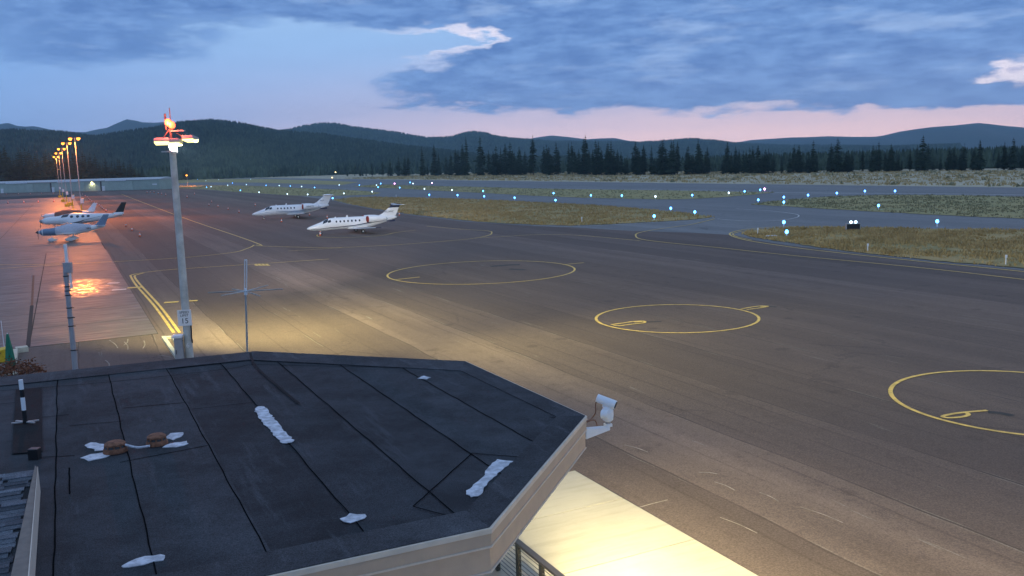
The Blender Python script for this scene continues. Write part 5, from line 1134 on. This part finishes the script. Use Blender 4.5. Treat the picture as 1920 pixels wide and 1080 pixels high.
MB().box((.17, -.1, tz - .2), (.28, .2, .42)).build('radio_box', M['grey'], spole, bevel=.02)
# striped stub pole on the roof
sp_ = at(48, 797, ZR); sp_.z = ZR + .035; stp = thing('striped_roof_pole', 'short black and white banded pole standing on the dark roof strip', 'pole', sp_)
zz = 0; H_t = on(43.5, 712, sp_.y).z - sp_.z
for i, (a, b) in enumerate(((0, .30), (.30, .60), (.60, .78), (.78, 1.0))): MB().tube((0, 0, H_t * a), (0, 0, H_t * b), .034, .034, 12).build('band', M['black' if i % 2 == 0 else 'wht'], stp, True)
for a in (20, 160, 200, 340): MB().box((.12 * math.cos(R(a)), .12 * math.sin(R(a)), .02), (.16, .035, .02), Matrix.Rotation(R(a), 3, 'Z')).build('foot', M['galv'], stp)

# ================================================================== things at the left edge below the mast
ub = at(22.5, 704); ubt = on(24, 626, ub.y).z; um = thing('folded_umbrella', 'folded green patio umbrella at the left edge', 'umbrella', ub)
prof = [(.04, ubt), (.07, ubt - .25), (.13, ubt * .6), (.17, ubt * .32), (.15, ubt * .2)]
cn = MB(); nf = 12
cn.rings([[Vector((r * (1 + (.22 if i % 2 else -.12)) * math.cos(6.2832 * i / nf), r * (1 + (.22 if i % 2 else -.12)) * math.sin(6.2832 * i / nf), z)) for i in range(nf)] for r, z in reversed(prof)]); cn.build('canopy', M['umb'], um)
MB().tube((0, 0, .05), (0, 0, ubt + .05), .022, .02, 8).build('pole', M['wht'], um); MB().lathe([(.26, 0.02), (.26, .1), (.1, .16), (.05, .3)], 14).build('base', M['kerb'], um)
yb = at(4, 680); yc = thing('yellow_bin', 'bright yellow hooded bin at the left edge', 'bin', yb, R(15))
mb = MB(); mb.add([(-.6, -.3, .06), (.32, -.3, .06), (.32, .35, .06), (-.6, .35, .06), (-.6, -.3, .55), (.32, -.3, .72), (.32, .35, .78), (-.6, .35, .6)], [(3, 2, 1, 0), (4, 5, 6, 7), (0, 1, 5, 4), (1, 2, 6, 5), (2, 3, 7, 6), (3, 0, 4, 7)]); mb.build('body', M['yel_obj'], yc, bevel=.03)
MB().box((-.1, -.31, .4), (.5, .03, .03), Matrix.Rotation(-.7, 3, 'Y')).build('strap', M['rust'], yc)
rdp = at(10, 668); rdt = on(8, 601, rdp.y).z; t = thing('marker_rod', 'thin white rod standing behind the yellow bin', 'rod', rdp); MB().tube((0, 0, 0), (-.02, 0, rdt), .022, .016, 8).build('rod', M['wht'], t); MB().lathe([(.1, 0.02), (.1, .1)], 10).build('base', M['grey'], t)
k = MB(); A_, B_ = at(30, 663), at(53, 660); dd = B_ - A_; k.box(((A_ + B_) / 2 + Vector((0, 0, .17))), (dd.length, .5, .3), Matrix.Rotation(math.atan2(dd.y, dd.x), 3, 'Z'))
A_, B_ = at(30, 665), at(27, 684); dd = B_ - A_; k.box(((A_ + B_) / 2 + Vector((0, 0, .165))), (dd.length, .22, .29), Matrix.Rotation(math.atan2(dd.y, dd.x), 3, 'Z')); tag(k.build('low_wall', M['kerb'], bevel=.015), 'low cream L-shaped wall behind the russet bush', 'wall')
bh = at(28, 712); bu = thing('russet_bush', 'russet-leaved bush at the left edge behind the roof', 'bush', bh); rb = random.Random(4); lf = MB(); br = MB()
for i in range(46):
    a = rb.random() * 6.283; r_ = rb.random() ** .6 * 1.35; h_ = (.9 - .3 * r_) * rb.uniform(.5, 1.1); tip = Vector((r_ * math.cos(a), r_ * .7 * math.sin(a), max(.15, h_))); br.tube((0, 0, 0.02), tip, .012, .005, 5)
    for q in range(16):
        c = tip + Vector((rb.gauss(0, .12), rb.gauss(0, .12), rb.gauss(0, .09))); a1 = Vector((rb.gauss(0, 1), rb.gauss(0, 1), rb.gauss(0, .6))).normalized() * .07; a2 = a1.orthogonal().normalized() * .035
        lf.add([c - a1, c + a2, c + a1, c - a2], [(0, 1, 2, 3)])
lf.build('foliage', M['bush'], bu); br.build('stems', M['bark'], bu)

# ================================================================== HAZE
hz_ = MB(); hz_.box((0, 3300, 219), (9600, 8200, 442)); hm = bpy.data.materials.new('air_haze'); hm.use_nodes = True; t = NT(hm.node_tree); t.N.clear()
pv = t.n('ShaderNodeVolumePrincipled'); pv.inputs['Color'].default_value = (.5, .8, 1.0, 1); pv.inputs['Density'].default_value = 0.00012; pv.inputs['Anisotropy'].default_value = 0.2
om = t.n('ShaderNodeOutputMaterial'); t.L.new(pv.outputs[0], om.inputs['Volume'])
stuff(hz_.build('haze', hm))
